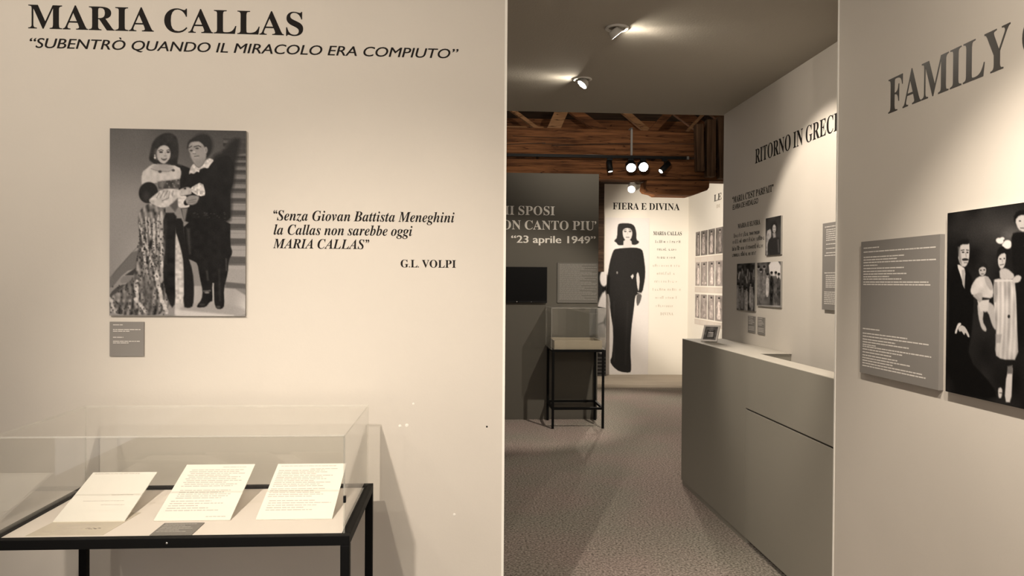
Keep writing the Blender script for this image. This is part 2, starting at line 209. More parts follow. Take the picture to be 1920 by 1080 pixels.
GLYPHS = '''
BA437|-9 18,4 19,14 24,24 30,32 41,41 55,49 75,206 466,224 465,384 87,411 34,420 25,430 20,443 18,443 0,229 0,229 18,259 21,277 30,283 46,273 81,253 132,103 132,79 71,76 59,75 48,80 32,96 21,124 18,128 18,128 0,-9 0|242 161,177 319,113 161
BB443|16 17,36 20,52 25,62 32,69 44,73 60,75 82,75 369,69 412,65 421,59 428,51 433,15 439,15 455,220 455,297 449,352 429,385 396,396 351,389 313,369 283,335 261,287 247,344 231,385 206,410 173,418 132,413 93,397 61,371 35,335 15,291 4,238 0,16 0|188 252,220 254,245 261,263 272,275 290,282 314,285 345,283 373,278 395,269 412,257 424,239 431,216 434,203 433,193 430,188 425,182 391,182 252|248 27,268 35,283 49,293 69,299 95,301 128,298 162,290 188,277 208,258 221,231 228,197 231,182 231,182 65,183 51,186 41,190 33,198 28,208 25,222 24
BC468|213 -7,174 3,137 20,105 43,78 71,56 104,39 142,29 184,26 228,30 273,39 314,56 351,79 384,106 412,139 435,176 452,216 462,259 465,292 463,328 454,367 440,388 435,402 439,413 449,419 465,437 465,437 308,420 308,403 347,381 380,356 407,328 427,298 439,265 443,212 430,174 389,151 321,144 226,152 138,177 74,219 36,278 24,305 26,331 33,358 45,383 61,407 81,428 106,447 89,409 45,365 14,314 -5,257 -11
BD496|20 17,39 19,53 23,63 30,69 39,73 54,74 75,74 374,72 397,68 415,61 426,50 433,35 437,15 439,15 455,222 455,278 452,328 441,370 422,405 396,433 364,452 325,464 279,468 228,453 128,408 57,333 14,228 0,20 0|262 30,295 47,319 75,333 104,343 139,349 181,351 229,343 318,319 382,279 420,223 433,208 432,197 429,190 423,185 415,183 402,182 385,182 72,183 55,185 42,190 34,197 29,208 25,222 24
BE442|14 17,35 18,51 22,62 30,70 41,74 57,75 78,75 369,74 394,69 413,62 425,51 433,36 437,16 439,16 455,399 455,399 320,383 320,375 357,361 386,340 406,312 420,276 428,232 430,200 428,194 426,189 422,186 417,183 388,183 246,193 246,221 248,243 256,259 269,272 288,281 313,288 345,304 345,304 118,287 118,284 143,280 164,273 181,264 195,254 206,241 213,225 218,207 221,185 222,183 222,183 67,184 53,187 42,192 35,201 31,213 28,230 28,261 29,289 32,313 39,335 48,354 60,371 75,386 94,399 116,411 143,430 143,402 0,14 0
BF404|15 17,36 20,52 26,62 34,69 45,73 62,75 84,75 375,73 396,69 412,61 423,50 430,35 435,14 439,14 455,394 455,394 320,377 320,372 345,365 367,355 385,343 400,328 412,310 420,288 426,261 430,230 431,200 429,186 421,182 398,182 247,190 247,217 250,239 257,256 270,269 289,278 314,284 347,302 347,302 118,285 118,279 154,269 181,257 200,239 213,217 221,189 224,182 224,182 81,188 43,193 34,200 28,210 24,257 17,257 0,15 0
BG508|222 -7,179 3,141 19,108 42,80 70,57 103,41 141,31 183,28 229,31 274,41 315,57 352,80 385,107 413,139 435,176 452,215 462,257 465,293 463,330 454,369 441,388 436,406 443,419 465,437 465,437 308,420 308,409 334,397 357,382 379,366 397,348 413,329 426,309 436,288 441,267 443,214 430,176 389,153 322,146 228,148 178,154 135,165 98,180 67,206 37,238 19,275 13,298 14,316 19,328 27,336 39,341 53,343 71,343 128,341 146,337 161,329 170,317 176,299 180,275 182,275 198,500 198,500 182,481 180,466 177,457 171,451 161,447 147,446 128,446 29,402 12,357 0,313 -8,268 -10
BH523|15 17,36 20,52 24,62 32,69 43,73 59,75 81,75 379,73 398,69 413,62 424,51 431,36 436,16 439,16 455,242 455,242 439,204 432,197 428,191 422,187 415,182 379,182 251,342 251,342 379,337 415,334 422,328 428,320 432,282 439,282 455,507 455,507 439,486 436,471 431,461 424,454 414,451 399,449 379,449 81,451 60,455 44,461 33,471 25,487 20,507 17,507 0,282 0,282 17,303 20,318 24,329 31,336 41,340 58,342 81,342 221,182 221,182 81,183 59,187 43,194 32,205 24,221 20,242 17,242 0,15 0
BI261|13 17,34 21,50 26,61 32,69 42,74 56,75 75,75 387,74 405,70 419,63 427,52 433,36 437,13 439,13 455,244 455,244 439,223 437,207 433,196 427,188 419,184 405,183 387,183 77,187 44,192 37,198 31,206 26,246 17,246 0,13 0
BJ330|88 -64,69 -60,51 -54,36 -45,22 -35,11 -22,3 -8,-2 7,-3 23,-2 38,3 50,11 61,21 68,32 73,44 75,58 73,69 69,79 62,87 52,91 41,93 28,85 -1,77 -19,80 -31,89 -38,105 -40,120 -39,131 -33,139 -25,144 -13,147 3,148 21,148 367,142 409,138 418,131 425,122 430,79 439,79 455,314 455,314 439,277 431,269 426,263 419,260 411,255 367,255 89,246 21,219 -27,173 -56,109 -65
BK510|16 17,37 20,53 24,63 32,70 43,74 59,75 81,75 379,74 398,70 413,63 424,52 432,37 436,17 439,17 455,242 455,242 439,205 432,197 428,191 422,187 415,183 379,183 234,321 373,336 391,345 406,349 418,342 430,323 436,291 439,291 455,486 455,486 439,477 439,447 434,415 419,381 395,345 361,271 285,463 46,487 25,519 17,519 0,281 0,281 17,306 18,322 21,328 24,332 29,334 34,332 42,326 53,316 66,199 214,183 198,183 81,184 59,188 43,195 32,205 24,221 20,242 17,242 0,16 0
BL426|15 17,36 20,52 24,62 32,69 43,73 59,75 81,75 379,73 399,69 414,62 425,51 432,36 436,16 439,16 455,250 455,250 439,208 434,199 430,193 424,188 416,182 379,182 83,185 47,188 40,193 35,200 31,234 28,264 29,291 33,315 40,335 49,354 63,370 80,384 100,397 125,409 154,427 154,402 0,15 0
BM634|14 17,34 20,50 24,61 32,69 43,74 58,75 79,75 382,71 416,66 423,61 428,53 432,15 439,15 455,185 455,317 142,449 455,617 455,617 439,598 436,583 430,573 423,566 412,561 397,560 378,560 85,565 43,569 34,574 28,582 23,617 17,617 0,396 0,396 17,433 25,440 29,446 36,450 44,455 83,455 399,288 0,270 0,105 389,105 80,107 57,112 41,120 30,131 23,148 19,169 17,169 0,14 0
BN494|107 350,107 79,108 57,112 42,119 31,129 24,145 20,167 17,167 0,18 0,18 17,54 23,61 27,67 33,71 41,76 79,76 388,36 433,18 439,18 455,156 455,391 169,391 377,386 414,382 421,376 427,369 431,331 439,331 455,480 455,480 439,459 436,443 432,433 425,427 414,423 398,422 377,422 -11,403 -11
BO525|228 -9,198 -3,169 7,142 21,117 38,94 58,75 81,58 106,45 134,35 163,29 195,28 228,29 260,35 292,45 321,58 349,75 374,95 397,117 417,143 434,170 448,200 458,232 464,265 466,298 464,328 458,357 448,384 435,409 418,431 399,451 376,467 351,481 323,490 293,496 261,498 228,496 195,490 163,481 134,467 106,450 81,430 58,408 38,383 21,355 7,325 -3,294 -9,261 -11|315 26,351 66,372 133,379 228,377 278,371 321,362 358,348 389,324 419,294 437,260 443,210 430,174 389,152 322,145 228,147 178,153 135,163 98,177 67,201 37,230 18,265 12
BP418|15 17,36 20,52 24,62 32,69 43,73 59,75 81,75 379,73 398,69 413,62 424,51 431,36 436,16 439,16 455,214 455,265 454,306 449,336 440,357 429,375 415,390 398,400 378,407 356,409 332,404 296,390 266,367 240,334 221,292 209,242 206,182 206,182 81,183 59,187 43,194 32,205 24,221 20,242 17,242 0,15 0|201 230,231 232,255 240,272 253,283 271,290 297,292 329,290 361,285 387,275 406,261 420,241 428,216 431,204 430,195 428,189 424,185 418,183 409,182 398,182 230
BQ525|315 -108,262 -87,219 -51,187 -1,155 13,127 30,101 50,80 74,61 100,47 129,36 160,30 193,28 228,29 260,35 292,45 321,58 349,75 374,95 397,117 417,143 434,170 448,200 458,232 464,265 466,298 464,328 458,357 448,384 435,409 418,431 399,451 376,467 351,481 323,490 293,496 261,498 228,493 176,479 128,454 86,430 57,401 34,368 15,330 0,360 -45,398 -72,445 -81,492 -73,495 -92,455 -105,416 -113,378 -116|316 26,351 66,373 133,380 228,378 278,372 321,362 358,348 389,324 419,294 437,260 443,210 430,174 389,152 322,145 228,147 178,153 135,163 98,178 67,202 37,231 18,265 12
BR473|15 17,36 20,52 24,62 32,69 43,73 59,75 81,75 379,73 398,69 413,62 424,51 431,36 436,16 439,16 455,217 455,264 453,305 448,339 439,367 426,395 403,412 372,417 334,411 296,392 265,360 241,315 224,432 50,452 26,459 21,468 18,478 17,480 17,480 0,338 0,201 212,182 212,182 81,183 59,187 43,194 32,205 24,221 20,242 17,242 0,15 0|203 234,235 236,261 245,280 258,293 278,301 304,304 336,295 389,268 421,224 431,209 430,197 427,190 422,185 414,183 402,182 385,182 234
BS390|43 158,62 158,75 113,91 77,111 50,136 30,164 19,197 15,220 17,241 24,257 36,269 51,276 69,279 89,273 117,255 140,225 160,163 191,127 210,99 231,77 253,62 276,53 302,50 332,52 358,57 381,67 403,80 421,96 437,115 449,136 459,160 464,185 466,229 461,282 448,291 446,300 445,310 447,317 454,320 466,339 466,339 319,322 319,315 343,305 365,293 385,280 402,265 417,248 429,231 438,213 443,194 445,173 443,155 437,140 426,128 413,122 398,120 380,121 364,127 349,137 336,151 325,168 314,189 303,253 273,279 260,300 247,317 233,331 219,342 204,350 188,355 171,358 153,359 133,357 106,350 80,339 58,323 38,304 21,281 8,254 -2,225 -8,192 -10,158 -8,126 1,98 9,85 12,69 7,61 -11,43 -11
BT423|92 17,114 19,130 23,142 31,150 42,154 59,156 81,156 433,149 433,116 430,88 420,65 403,47 380,35 352,29 318,11 318,11 455,410 455,410 317,394 317,381 368,357 404,319 426,269 433,263 433,263 81,265 58,269 41,276 30,288 23,305 19,328 17,328 0,92 0
BU492|192 -8,147 6,114 29,91 61,78 103,73 155,73 379,72 398,68 413,61 424,50 431,35 436,15 439,15 455,240 455,240 439,202 432,195 428,189 422,185 415,181 379,181 140,183 104,191 74,203 51,221 35,245 25,275 22,326 31,363 56,385 99,392 159,392 378,391 398,387 413,379 423,368 431,351 436,328 439,328 455,474 455,474 439,456 435,442 429,433 421,427 411,424 396,422 378,422 181,420 133,412 92,398 58,380 32,346 7,302 -8,248 -13
BV428|44 381,22 420,14 429,1 435,-14 439,-14 455,211 455,211 439,166 432,159 427,154 419,152 410,161 378,259 143,348 377,355 409,353 419,349 427,342 432,299 439,299 455,442 455,442 439,429 437,418 434,408 427,400 418,391 403,382 383,230 -13,212 -13
BW611|32 393,15 427,8 433,-2 437,-15 439,-15 455,181 455,181 439,150 432,145 427,141 420,140 410,148 373,223 153,301 353,286 399,281 413,274 423,267 429,229 439,229 455,439 455,439 439,413 436,398 427,393 412,399 386,474 166,541 369,549 406,547 417,544 425,538 430,503 439,503 455,624 455,624 439,612 435,602 429,594 421,575 379,446 -11,428 -11,316 309,190 -11,171 -11
BX471|11 17,40 23,66 39,90 66,193 208,78 386,47 425,38 433,27 437,16 439,14 439,14 455,244 455,244 439,229 439,207 436,194 428,190 415,201 388,265 289,322 373,331 389,337 403,339 414,334 427,319 435,293 439,293 455,458 455,458 439,455 439,436 437,418 432,403 423,388 410,372 394,357 373,281 265,413 57,436 28,444 22,452 19,461 17,464 17,464 0,238 0,238 17,243 17,269 20,285 28,290 41,288 51,283 64,275 79,210 183,138 81,130 68,126 56,124 45,130 30,146 21,174 17,174 0,11 0
BY426|101 17,122 20,138 24,148 32,155 43,159 59,161 81,161 179,46 387,35 406,24 421,14 429,1 435,-13 438,-13 455,207 455,207 438,195 438,167 432,161 428,157 423,156 416,164 392,248 226,333 366,342 382,347 396,349 408,343 424,326 435,298 438,295 438,295 455,439 455,439 438,428 435,418 431,409 424,383 392,268 203,268 81,269 59,273 43,280 32,291 24,307 20,328 17,328 0,101 0
BZ442|20 11,276 430,214 430,186 429,162 425,141 420,123 412,108 401,94 386,82 367,71 344,61 316,44 316,57 455,406 455,406 443,153 29,239 29,282 32,319 43,349 61,374 87,393 121,407 164,424 164,407 0,20 0
Ba344|226 -5,208 10,200 35,168 11,133 -4,95 -9,74 -6,55 0,40 11,29 26,22 43,20 63,25 91,39 115,63 136,98 155,143 173,199 190,199 241,197 258,193 272,187 282,177 290,164 294,148 296,123 293,109 286,104 274,113 257,123 231,121 220,117 210,110 202,100 196,90 192,77 191,64 192,54 196,45 203,38 212,34 223,33 236,35 252,40 266,49 278,62 290,77 300,95 308,115 314,137 317,162 318,205 315,239 307,263 292,280 271,290 244,293 210,293 62,295 40,304 34,320 42,329 28,306 7,281 -6,255 -10|174 41,199 63,199 169,154 151,127 123,118 84,122 56,133 39,151 34
Bb361|43 388,42 407,40 420,37 428,31 434,21 437,8 439,8 455,138 455,138 279,162 301,190 314,221 318,244 316,265 310,284 299,301 284,315 266,326 245,335 221,340 195,342 166,340 133,333 103,323 75,308 51,291 30,270 13,246 0,220 -8,192 -10,162 -6,133 7,105 28,53 -11,43 -11|204 18,220 30,232 49,239 77,244 114,245 160,244 197,239 228,231 251,220 267,204 277,184 280,174 279,164 275,155 270,147 262,142 253,138 242,138 69,143 38,158 20,183 14
Bc293|131 -8,108 -1,87 11,67 26,51 45,38 68,28 93,21 120,19 150,22 181,29 210,40 237,55 260,74 280,96 297,120 309,146 317,175 319,204 317,230 310,250 298,265 283,274 265,277 245,276 233,272 223,266 215,258 209,248 205,236 204,214 209,201 225,196 251,197 261,197 271,194 286,185 294,169 297,138 285,118 248,112 187,115 142,123 105,137 76,156 55,178 42,204 38,227 42,250 53,271 72,285 60,248 21,205 -2,156 -10
Bd370|117 -8,97 -1,78 10,61 26,47 44,35 66,26 91,21 118,19 147,21 180,27 210,36 237,48 261,63 281,81 297,101 309,123 316,146 318,175 314,201 301,223 280,223 401,222 413,218 423,212 430,203 435,191 438,176 439,176 455,319 455,319 75,325 41,330 35,340 30,353 28,353 11,315 8,271 1,223 -10,223 39,201 12,173 -5,140 -10|182 30,192 34,202 41,211 51,218 62,223 76,223 242,220 252,214 262,206 270,196 276,186 279,174 281,155 277,141 267,130 250,123 225,119 193,118 153,119 115,123 83,130 58,140 42,153 32,171 28
Be301|129 -8,106 -1,85 10,66 26,50 45,37 69,27 95,21 125,19 157,21 187,28 215,38 240,51 263,68 282,87 298,109 309,132 316,157 318,193 314,224 301,249 280,268 251,279 216,283 173,283 166,117 166,127 97,154 56,199 42,225 47,248 62,270 86,285 73,258 36,228 11,193 -5,154 -10|201 192,201 215,201 241,198 261,193 277,186 288,175 295,161 297,136 286,121 255,116 203,116 192
Bf214|15 16,40 22,50 35,52 73,52 277,16 277,16 310,52 310,52 353,56 386,67 413,85 436,109 452,139 461,174 465,200 463,222 456,240 446,253 432,261 417,263 400,262 386,258 375,252 367,244 360,235 357,224 355,213 356,203 360,195 365,189 372,186 381,185 391,193 420,196 426,197 433,196 438,190 442,180 443,168 442,159 437,153 430,148 390,148 310,203 310,203 277,148 277,148 65,149 47,152 34,158 26,167 20,181 17,199 16,199 0,15 0
Bg327|106 -138,73 -132,48 -122,29 -108,18 -92,14 -75,20 -54,38 -38,69 -26,44 -10,29 9,24 30,26 46,32 61,42 74,57 86,77 98,102 110,58 135,31 169,22 212,24 232,30 251,40 268,53 282,69 295,88 305,109 312,132 317,157 318,183 317,208 312,233 304,317 304,317 268,268 268,281 248,289 226,291 203,290 185,285 167,276 151,264 137,250 125,234 116,215 108,194 104,172 103,157 103,142 104,131 103,121 100,112 94,106 87,102 80,101 71,105 59,119 51,141 49,175 49,208 48,236 45,259 40,277 33,292 24,303 13,310 -1,314 -18,316 -37,311 -67,296 -92,272 -113,239 -128,197 -137,146 -140|172 127,183 134,190 146,195 163,198 184,199 211,198 238,195 260,190 276,183 288,172 295,157 297,143 295,132 288,124 276,118 260,115 238,114 211,115 184,118 163,124 146,132 134,143 127,157 124|218 -111,252 -94,263 -66,262 -55,257 -47,249 -41,238 -37,223 -35,205 -34,97 -34,84 -45,76 -58,73 -73,76 -84,83 -94,95 -103,111 -111,133 -115,161 -116
Bh381|18 16,30 17,39 21,45 26,49 33,52 43,52 56,52 399,52 412,49 422,46 429,40 435,31 438,19 440,19 455,148 455,148 267,175 295,207 313,243 318,292 306,321 271,330 212,330 56,331 43,333 33,337 26,343 21,352 17,363 16,363 0,202 0,202 16,207 16,223 21,232 34,235 56,235 217,229 258,223 265,215 270,203 271,183 267,164 255,148 235,148 56,154 26,160 21,168 17,180 16,180 0,18 0
Bi198|87 364,75 368,65 376,57 387,52 399,50 412,52 426,57 438,65 449,75 457,87 462,101 463,114 462,126 457,137 449,145 438,150 426,151 412,149 399,145 387,136 376,126 368,114 364,101 362|18 16,30 18,39 21,45 26,49 32,52 43,52 56,52 252,47 285,41 289,32 292,20 293,21 310,148 310,148 56,154 26,160 21,168 18,180 16,180 0,18 0
Bl199|18 16,30 18,39 21,45 26,49 32,52 43,52 56,52 398,47 429,42 434,33 438,20 439,20 455,148 455,148 56,154 26,160 21,168 18,180 16,180 0,18 0
Bm554|18 16,30 17,39 21,45 26,49 33,52 43,52 56,52 253,46 284,40 289,31 293,19 294,19 310,146 310,146 265,173 294,204 312,237 318,277 312,305 293,320 261,348 293,381 312,418 318,465 306,494 271,504 212,504 56,510 26,516 21,524 17,536 16,536 0,377 0,377 16,389 18,397 21,403 26,410 56,410 217,404 258,398 265,389 270,377 271,358 268,341 256,324 237,324 56,331 26,336 21,345 18,356 16,356 0,199 0,199 16,211 18,219 21,225 26,232 56,232 217,226 258,220 265,211 270,199 271,180 267,162 255,146 235,146 56,152 27,158 21,166 18,177 16,177 0,18 0
Bn381|18 16,30 17,39 21,45 26,49 33,52 43,52 56,52 253,46 284,40 289,31 293,19 294,19 310,148 310,148 267,175 296,207 313,243 318,292 306,321 271,330 212,330 56,331 43,333 33,337 26,343 21,352 17,363 16,363 0,202 0,202 16,207 16,223 21,232 34,235 56,235 217,229 258,223 265,215 270,203 271,183 267,164 255,148 235,148 56,154 26,160 21,168 17,180 16,180 0,18 0
Bo336|140 -8,114 -1,90 11,69 27,52 47,38 70,27 96,21 124,19 154,21 184,27 213,38 239,52 262,69 281,90 297,114 309,140 316,168 318,196 316,222 309,245 298,266 282,283 263,298 240,308 214,315 185,317 154,315 123,308 94,298 69,284 46,266 26,245 11,222 -1,197 -8,169 -10|186 14,199 24,209 39,217 81,220 154,218 206,214 245,208 271,198 286,185 296,169 299,151 296,138 286,128 271,122 245,118 206,117 154,120 82,128 39,138 24,152 14,169 11
Bp371|17 -124,40 -117,50 -101,52 -64,52 243,52 261,50 275,46 283,41 288,32 292,19 295,19 310,143 310,143 263,166 294,195 313,230 319,253 317,274 310,293 298,309 283,323 264,335 241,343 216,348 189,350 160,348 128,343 99,334 72,323 48,308 28,291 12,272 0,250 -8,227 -10,196 -5,170 9,148 32,148 -58,152 -99,155 -107,160 -113,167 -118,197 -123,197 -139,17 -139|214 32,229 42,239 59,247 84,251 116,253 154,251 192,247 223,241 248,232 265,218 275,199 278,179 273,162 259,148 235,148 69,160 46,176 33,195 28
Bq364|175 -123,192 -121,205 -118,214 -114,219 -107,223 -97,224 -83,224 29,200 8,173 -5,142 -9,119 -7,98 -1,79 10,62 25,47 43,36 64,27 88,22 115,20 144,22 176,29 207,40 234,54 259,72 280,93 297,117 309,142 317,170 319,200 315,229 302,257 281,309 320,320 320,320 -83,320 -96,323 -106,326 -113,332 -118,342 -122,354 -123,354 -139,175 -139|189 31,198 34,208 40,215 47,221 56,224 67,224 241,219 271,204 289,179 295,159 291,143 280,131 261,123 234,118 199,117 156,118 117,123 85,131 60,142 43,158 33,179 30
Br287|18 16,30 18,39 21,45 26,49 32,52 43,52 56,52 252,52 267,50 278,46 285,41 289,32 292,20 293,21 310,146 310,146 252,158 272,172 288,187 301,203 311,218 316,233 318,250 317,264 312,275 304,283 293,288 281,289 266,288 254,284 243,278 234,270 228,260 224,248 222,237 223,229 226,222 231,207 250,202 255,196 259,189 260,179 258,171 252,162 241,155 228,151 211,149 192,149 56,150 42,153 32,159 25,167 21,180 18,197 16,197 0,18 0
Bs288|132 -8,110 -3,87 6,73 9,64 7,56 1,51 -9,36 -9,36 105,53 105,61 79,72 57,87 39,103 26,121 17,140 15,156 16,168 20,179 27,186 35,191 46,192 58,188 76,176 92,156 105,107 130,85 142,68 155,54 169,45 185,39 202,37 220,40 247,49 270,65 291,86 306,111 316,141 319,166 316,199 308,206 306,213 305,220 306,226 311,230 319,244 319,244 222,228 222,220 244,209 262,196 277,182 288,166 294,149 296,136 295,125 292,116 286,110 278,106 269,105 259,106 249,109 240,115 232,146 212,191 189,212 178,229 165,241 151,250 136,255 117,257 95,254 65,244 39,228 18,206 2,181 -7,151 -10
Bt228|99 -7,80 -1,66 10,56 26,50 46,48 71,48 279,20 279,20 300,88 369,129 424,144 424,144 310,208 310,208 279,144 279,144 82,149 51,154 45,160 41,168 40,183 44,195 56,206 75,222 66,198 24,165 -1,124 -9
Bu375|103 -7,81 2,65 17,54 38,48 65,46 97,46 248,39 282,33 289,24 293,11 294,11 310,142 310,142 74,143 63,146 54,151 46,158 40,166 37,177 36,196 39,213 49,228 66,228 248,228 263,225 275,221 283,214 289,204 293,189 294,189 310,324 310,324 70,325 56,327 46,331 39,338 34,347 31,360 30,360 13,321 10,277 3,228 -10,228 40,216 26,202 13,186 3,169 -4,150 -9,131 -10
Bv306|38 248,22 281,16 288,8 292,-3 293,-3 310,164 310,164 294,156 294,141 292,132 286,129 276,130 268,185 122,236 253,241 272,237 284,224 292,203 294,203 310,305 310,305 295,294 291,284 286,278 279,260 243,160 -10,142 -10
Bz293|13 14,168 287,128 287,106 286,87 280,72 272,61 258,51 240,44 216,26 216,32 310,275 310,275 291,126 25,152 25,181 27,205 33,223 44,237 59,249 80,260 107,276 107,268 0,13 0
IA420|-68 17,-49 20,-30 31,-13 48,323 461,342 461,326 89,326 79,333 45,354 25,388 17,388 0,178 0,178 17,199 20,215 28,225 39,231 52,235 68,237 87,238 140,97 140,49 81,33 56,28 40,32 29,47 21,71 17,71 0,-68 0|240 168,247 328,119 168
IB430|-34 15,0 20,9 25,16 32,22 41,39 85,115 369,119 387,120 404,119 413,115 421,109 426,73 435,73 451,222 451,270 449,311 445,344 438,370 427,394 408,409 384,414 353,406 314,382 282,343 257,289 240,338 216,368 183,378 140,376 116,370 93,359 72,343 52,322 34,295 20,261 9,220 2,171 0,-34 0|235 252,264 262,286 280,302 303,312 331,315 364,308 400,287 421,253 428,238 426,228 418,222 406,181 249,192 248,201 248|197 26,223 38,246 57,263 83,273 113,276 149,266 192,237 218,187 227,176 227,134 75,129 44,133 32,145 25,166 22
IC440|166 -9,133 -2,104 10,79 26,59 47,42 71,30 99,23 130,20 165,22 197,27 230,37 262,49 294,65 323,83 352,105 378,128 401,154 420,196 444,241 458,287 463,317 461,350 456,385 448,397 446,407 444,417 446,425 452,431 463,449 463,420 308,401 310,398 349,390 381,377 406,359 425,336 436,309 439,278 435,249 422,222 401,196 371,173 333,152 287,135 237,126 189,122 142,125 107,135 77,151 53,173 35,199 24,229 20,268 25,304 41,337 68,368 105,387 91,349 46,305 14,257 -5,202 -11
IG499|176 -8,136 1,102 17,73 39,44 76,27 122,21 175,23 208,28 240,38 271,51 301,67 330,87 357,110 382,135 404,163 422,232 452,256 458,280 462,306 463,349 459,400 447,418 444,427 446,434 452,441 463,457 463,428 317,410 317,406 354,397 384,382 408,362 425,337 435,308 439,279 434,250 421,222 400,196 370,172 333,150 287,134 238,124 190,120 144,124 106,134 73,151 48,174 29,203 18,238 14,259 16,275 21,288 29,297 40,305 55,312 74,330 144,336 179,335 189,331 196,325 201,286 207,286 223,475 223,475 206,469 206,457 205,447 200,440 191,425 150,395 31,354 12,311 -1,267 -9,221 -11
IL425|-34 15,0 20,9 25,16 32,22 41,39 85,115 369,120 401,119 411,115 420,109 426,100 430,88 433,73 435,73 451,283 451,283 435,248 429,240 424,233 417,227 408,211 365,136 83,128 42,130 35,134 30,142 28,161 25,188 24,230 26,266 35,298 50,326 71,350 99,371 134,393 134,351 0,-34 0
IM587|144 363,69 82,62 47,64 37,67 30,74 24,109 15,109 0,-35 0,-35 15,-1 20,7 25,15 32,21 41,38 85,113 369,119 403,118 413,114 421,108 426,99 431,87 433,72 435,72 451,224 451,263 132,469 451,622 451,622 435,587 429,579 425,572 418,566 409,549 365,473 82,469 64,468 47,473 30,489 20,516 15,516 0,305 0,305 15,340 21,349 26,355 33,361 40,368 57,377 85,453 374,207 -11,188 -11
IR429|-34 15,0 20,9 25,16 32,22 41,39 85,115 369,119 387,120 401,119 412,115 420,109 426,73 435,73 451,253 451,304 448,345 440,376 426,398 407,411 381,415 350,411 323,400 298,382 276,357 257,325 242,286 231,343 61,348 46,356 35,364 28,374 23,386 19,400 17,400 0,266 0,194 222,173 222,136 82,130 47,131 37,135 30,141 24,177 15,177 0,-34 0|231 249,259 260,282 278,299 302,310 331,313 364,306 400,286 422,253 429,232 424,221 399,179 246,188 245,197 245
IS369|126 -9,94 -2,58 10,38 14,24 9,9 -7,-9 -7,26 144,45 144,45 140,48 101,56 69,71 45,91 27,115 16,145 13,160 14,174 18,187 25,198 34,208 44,217 56,223 69,226 83,228 97,227 110,223 123,218 134,190 170,142 214,98 258,76 295,70 336,72 360,78 381,88 401,102 419,118 434,137 446,159 455,182 461,208 463,248 458,296 445,312 442,323 444,333 450,342 461,360 461,328 322,308 322,309 330,309 337,308 356,304 374,298 390,289 404,279 416,267 426,254 433,239 438,224 439,205 437,189 430,174 419,162 404,155 387,153 368,155 356,159 343,166 331,197 295,219 274,242 254,262 235,279 215,293 195,303 173,310 150,312 126,307 86,293 53,270 25,239 5,200 -7,154 -11
II249|-34 15,0 20,9 25,16 32,22 41,39 85,115 369,119 387,120 404,115 420,99 430,73 435,73 451,283 451,283 435,247 428,239 424,232 417,227 410,211 365,135 82,129 47,134 30,150 20,177 15,177 0,-34 0
Ia336|33 -6,16 1,1 14,-10 30,-17 50,-19 73,-17 97,-13 122,-5 147,5 172,17 196,32 220,48 241,65 260,84 276,112 295,139 306,165 310,189 305,205 290,214 265,225 303,297 303,241 108,232 74,228 56,229 47,233 42,238 40,251 46,267 61,285 87,300 78,265 30,231 1,197 -9,174 -4,160 10,155 34,157 52,162 75,145 49,128 28,111 12,93 1,74 -6,53 -9|103 43,113 48,124 56,152 95,176 147,192 202,198 248,195 266,186 277,172 281,162 279,151 273,141 264,109 219,83 159,70 115,65 81,68 59,77 45,93 41
Ib322|34 -3,1 12,-6 18,-10 25,-11 31,-7 52,83 375,91 412,90 419,88 425,84 429,59 433,48 433,48 451,115 458,189 470,129 255,157 285,187 303,218 310,238 307,256 299,271 286,282 269,289 247,291 221,289 197,284 173,276 148,266 123,252 100,237 77,219 57,200 39,179 23,147 5,113 -6,77 -9|103 16,115 21,127 29,159 65,185 116,203 171,210 223,209 235,206 245,201 253,195 259,187 262,179 263,162 260,147 250,134 232,115 193,97 138,77 69,70 33,72 23,79 17,91 15
Ie269|60 -6,36 3,16 19,1 40,-8 67,-11 98,-9 122,-3 147,6 172,18 196,32 219,49 240,68 260,88 276,109 290,131 301,154 307,176 310,197 308,215 302,230 293,241 280,247 265,249 248,244 222,230 197,207 174,173 153,131 136,79 124,75 88,76 73,80 60,87 50,96 42,108 37,122 36,147 42,171 62,195 95,214 83,188 43,158 14,125 -4,87 -9|104 152,123 161,140 171,156 184,169 197,179 212,187 228,192 244,193 260,187 280,171 287,156 283,141 272,126 252,110 224,96 189,84 146
Ig298|39 -137,8 -130,-18 -119,-36 -104,-47 -86,-51 -66,-49 -51,-42 -37,-31 -25,-14 -14,7 -4,33 5,13 20,1 35,-3 51,-1 62,4 73,12 83,57 114,42 125,30 136,20 147,14 159,10 173,9 189,11 210,17 230,28 248,42 266,59 280,79 293,101 302,125 308,149 310,183 306,215 295,244 277,302 277,299 248,261 248,263 237,264 225,262 203,255 182,244 164,229 147,212 132,191 120,169 111,144 106,118 104,83 106,74 99,68 91,66 84,69 76,78 69,93 63,135 50,182 32,216 9,225 -5,231 -20,233 -36,231 -56,224 -73,213 -90,198 -104,179 -116,158 -126,133 -133,106 -138,77 -139|128 127,139 133,149 142,159 155,168 170,175 188,180 207,184 226,185 246,181 269,172 283,156 287,144 285,133 279,122 269,112 255,103 239,96 222,90 203,87 183,86 164,89 142,99 129,116 125|107 -115,126 -110,141 -102,153 -91,160 -79,162 -66,159 -53,151 -41,138 -32,60 -4,31 -21,13 -40,7 -62,10 -77,17 -90,30 -101,46 -110,64 -115,85 -117
Ih357|185 -4,170 13,165 41,173 84,194 153,217 222,223 246,222 254,217 259,210 261,185 252,159 227,131 185,110 144,92 100,76 52,63 0,-19 0,82 374,88 399,90 411,89 419,87 424,83 428,58 433,48 433,48 451,110 457,187 470,115 197,139 232,162 260,184 282,206 297,229 307,253 310,281 304,297 287,303 259,301 237,294 207,282 170,250 75,247 65,246 57,247 49,251 45,257 43,269 49,285 67,306 98,320 89,284 34,247 2,210 -9
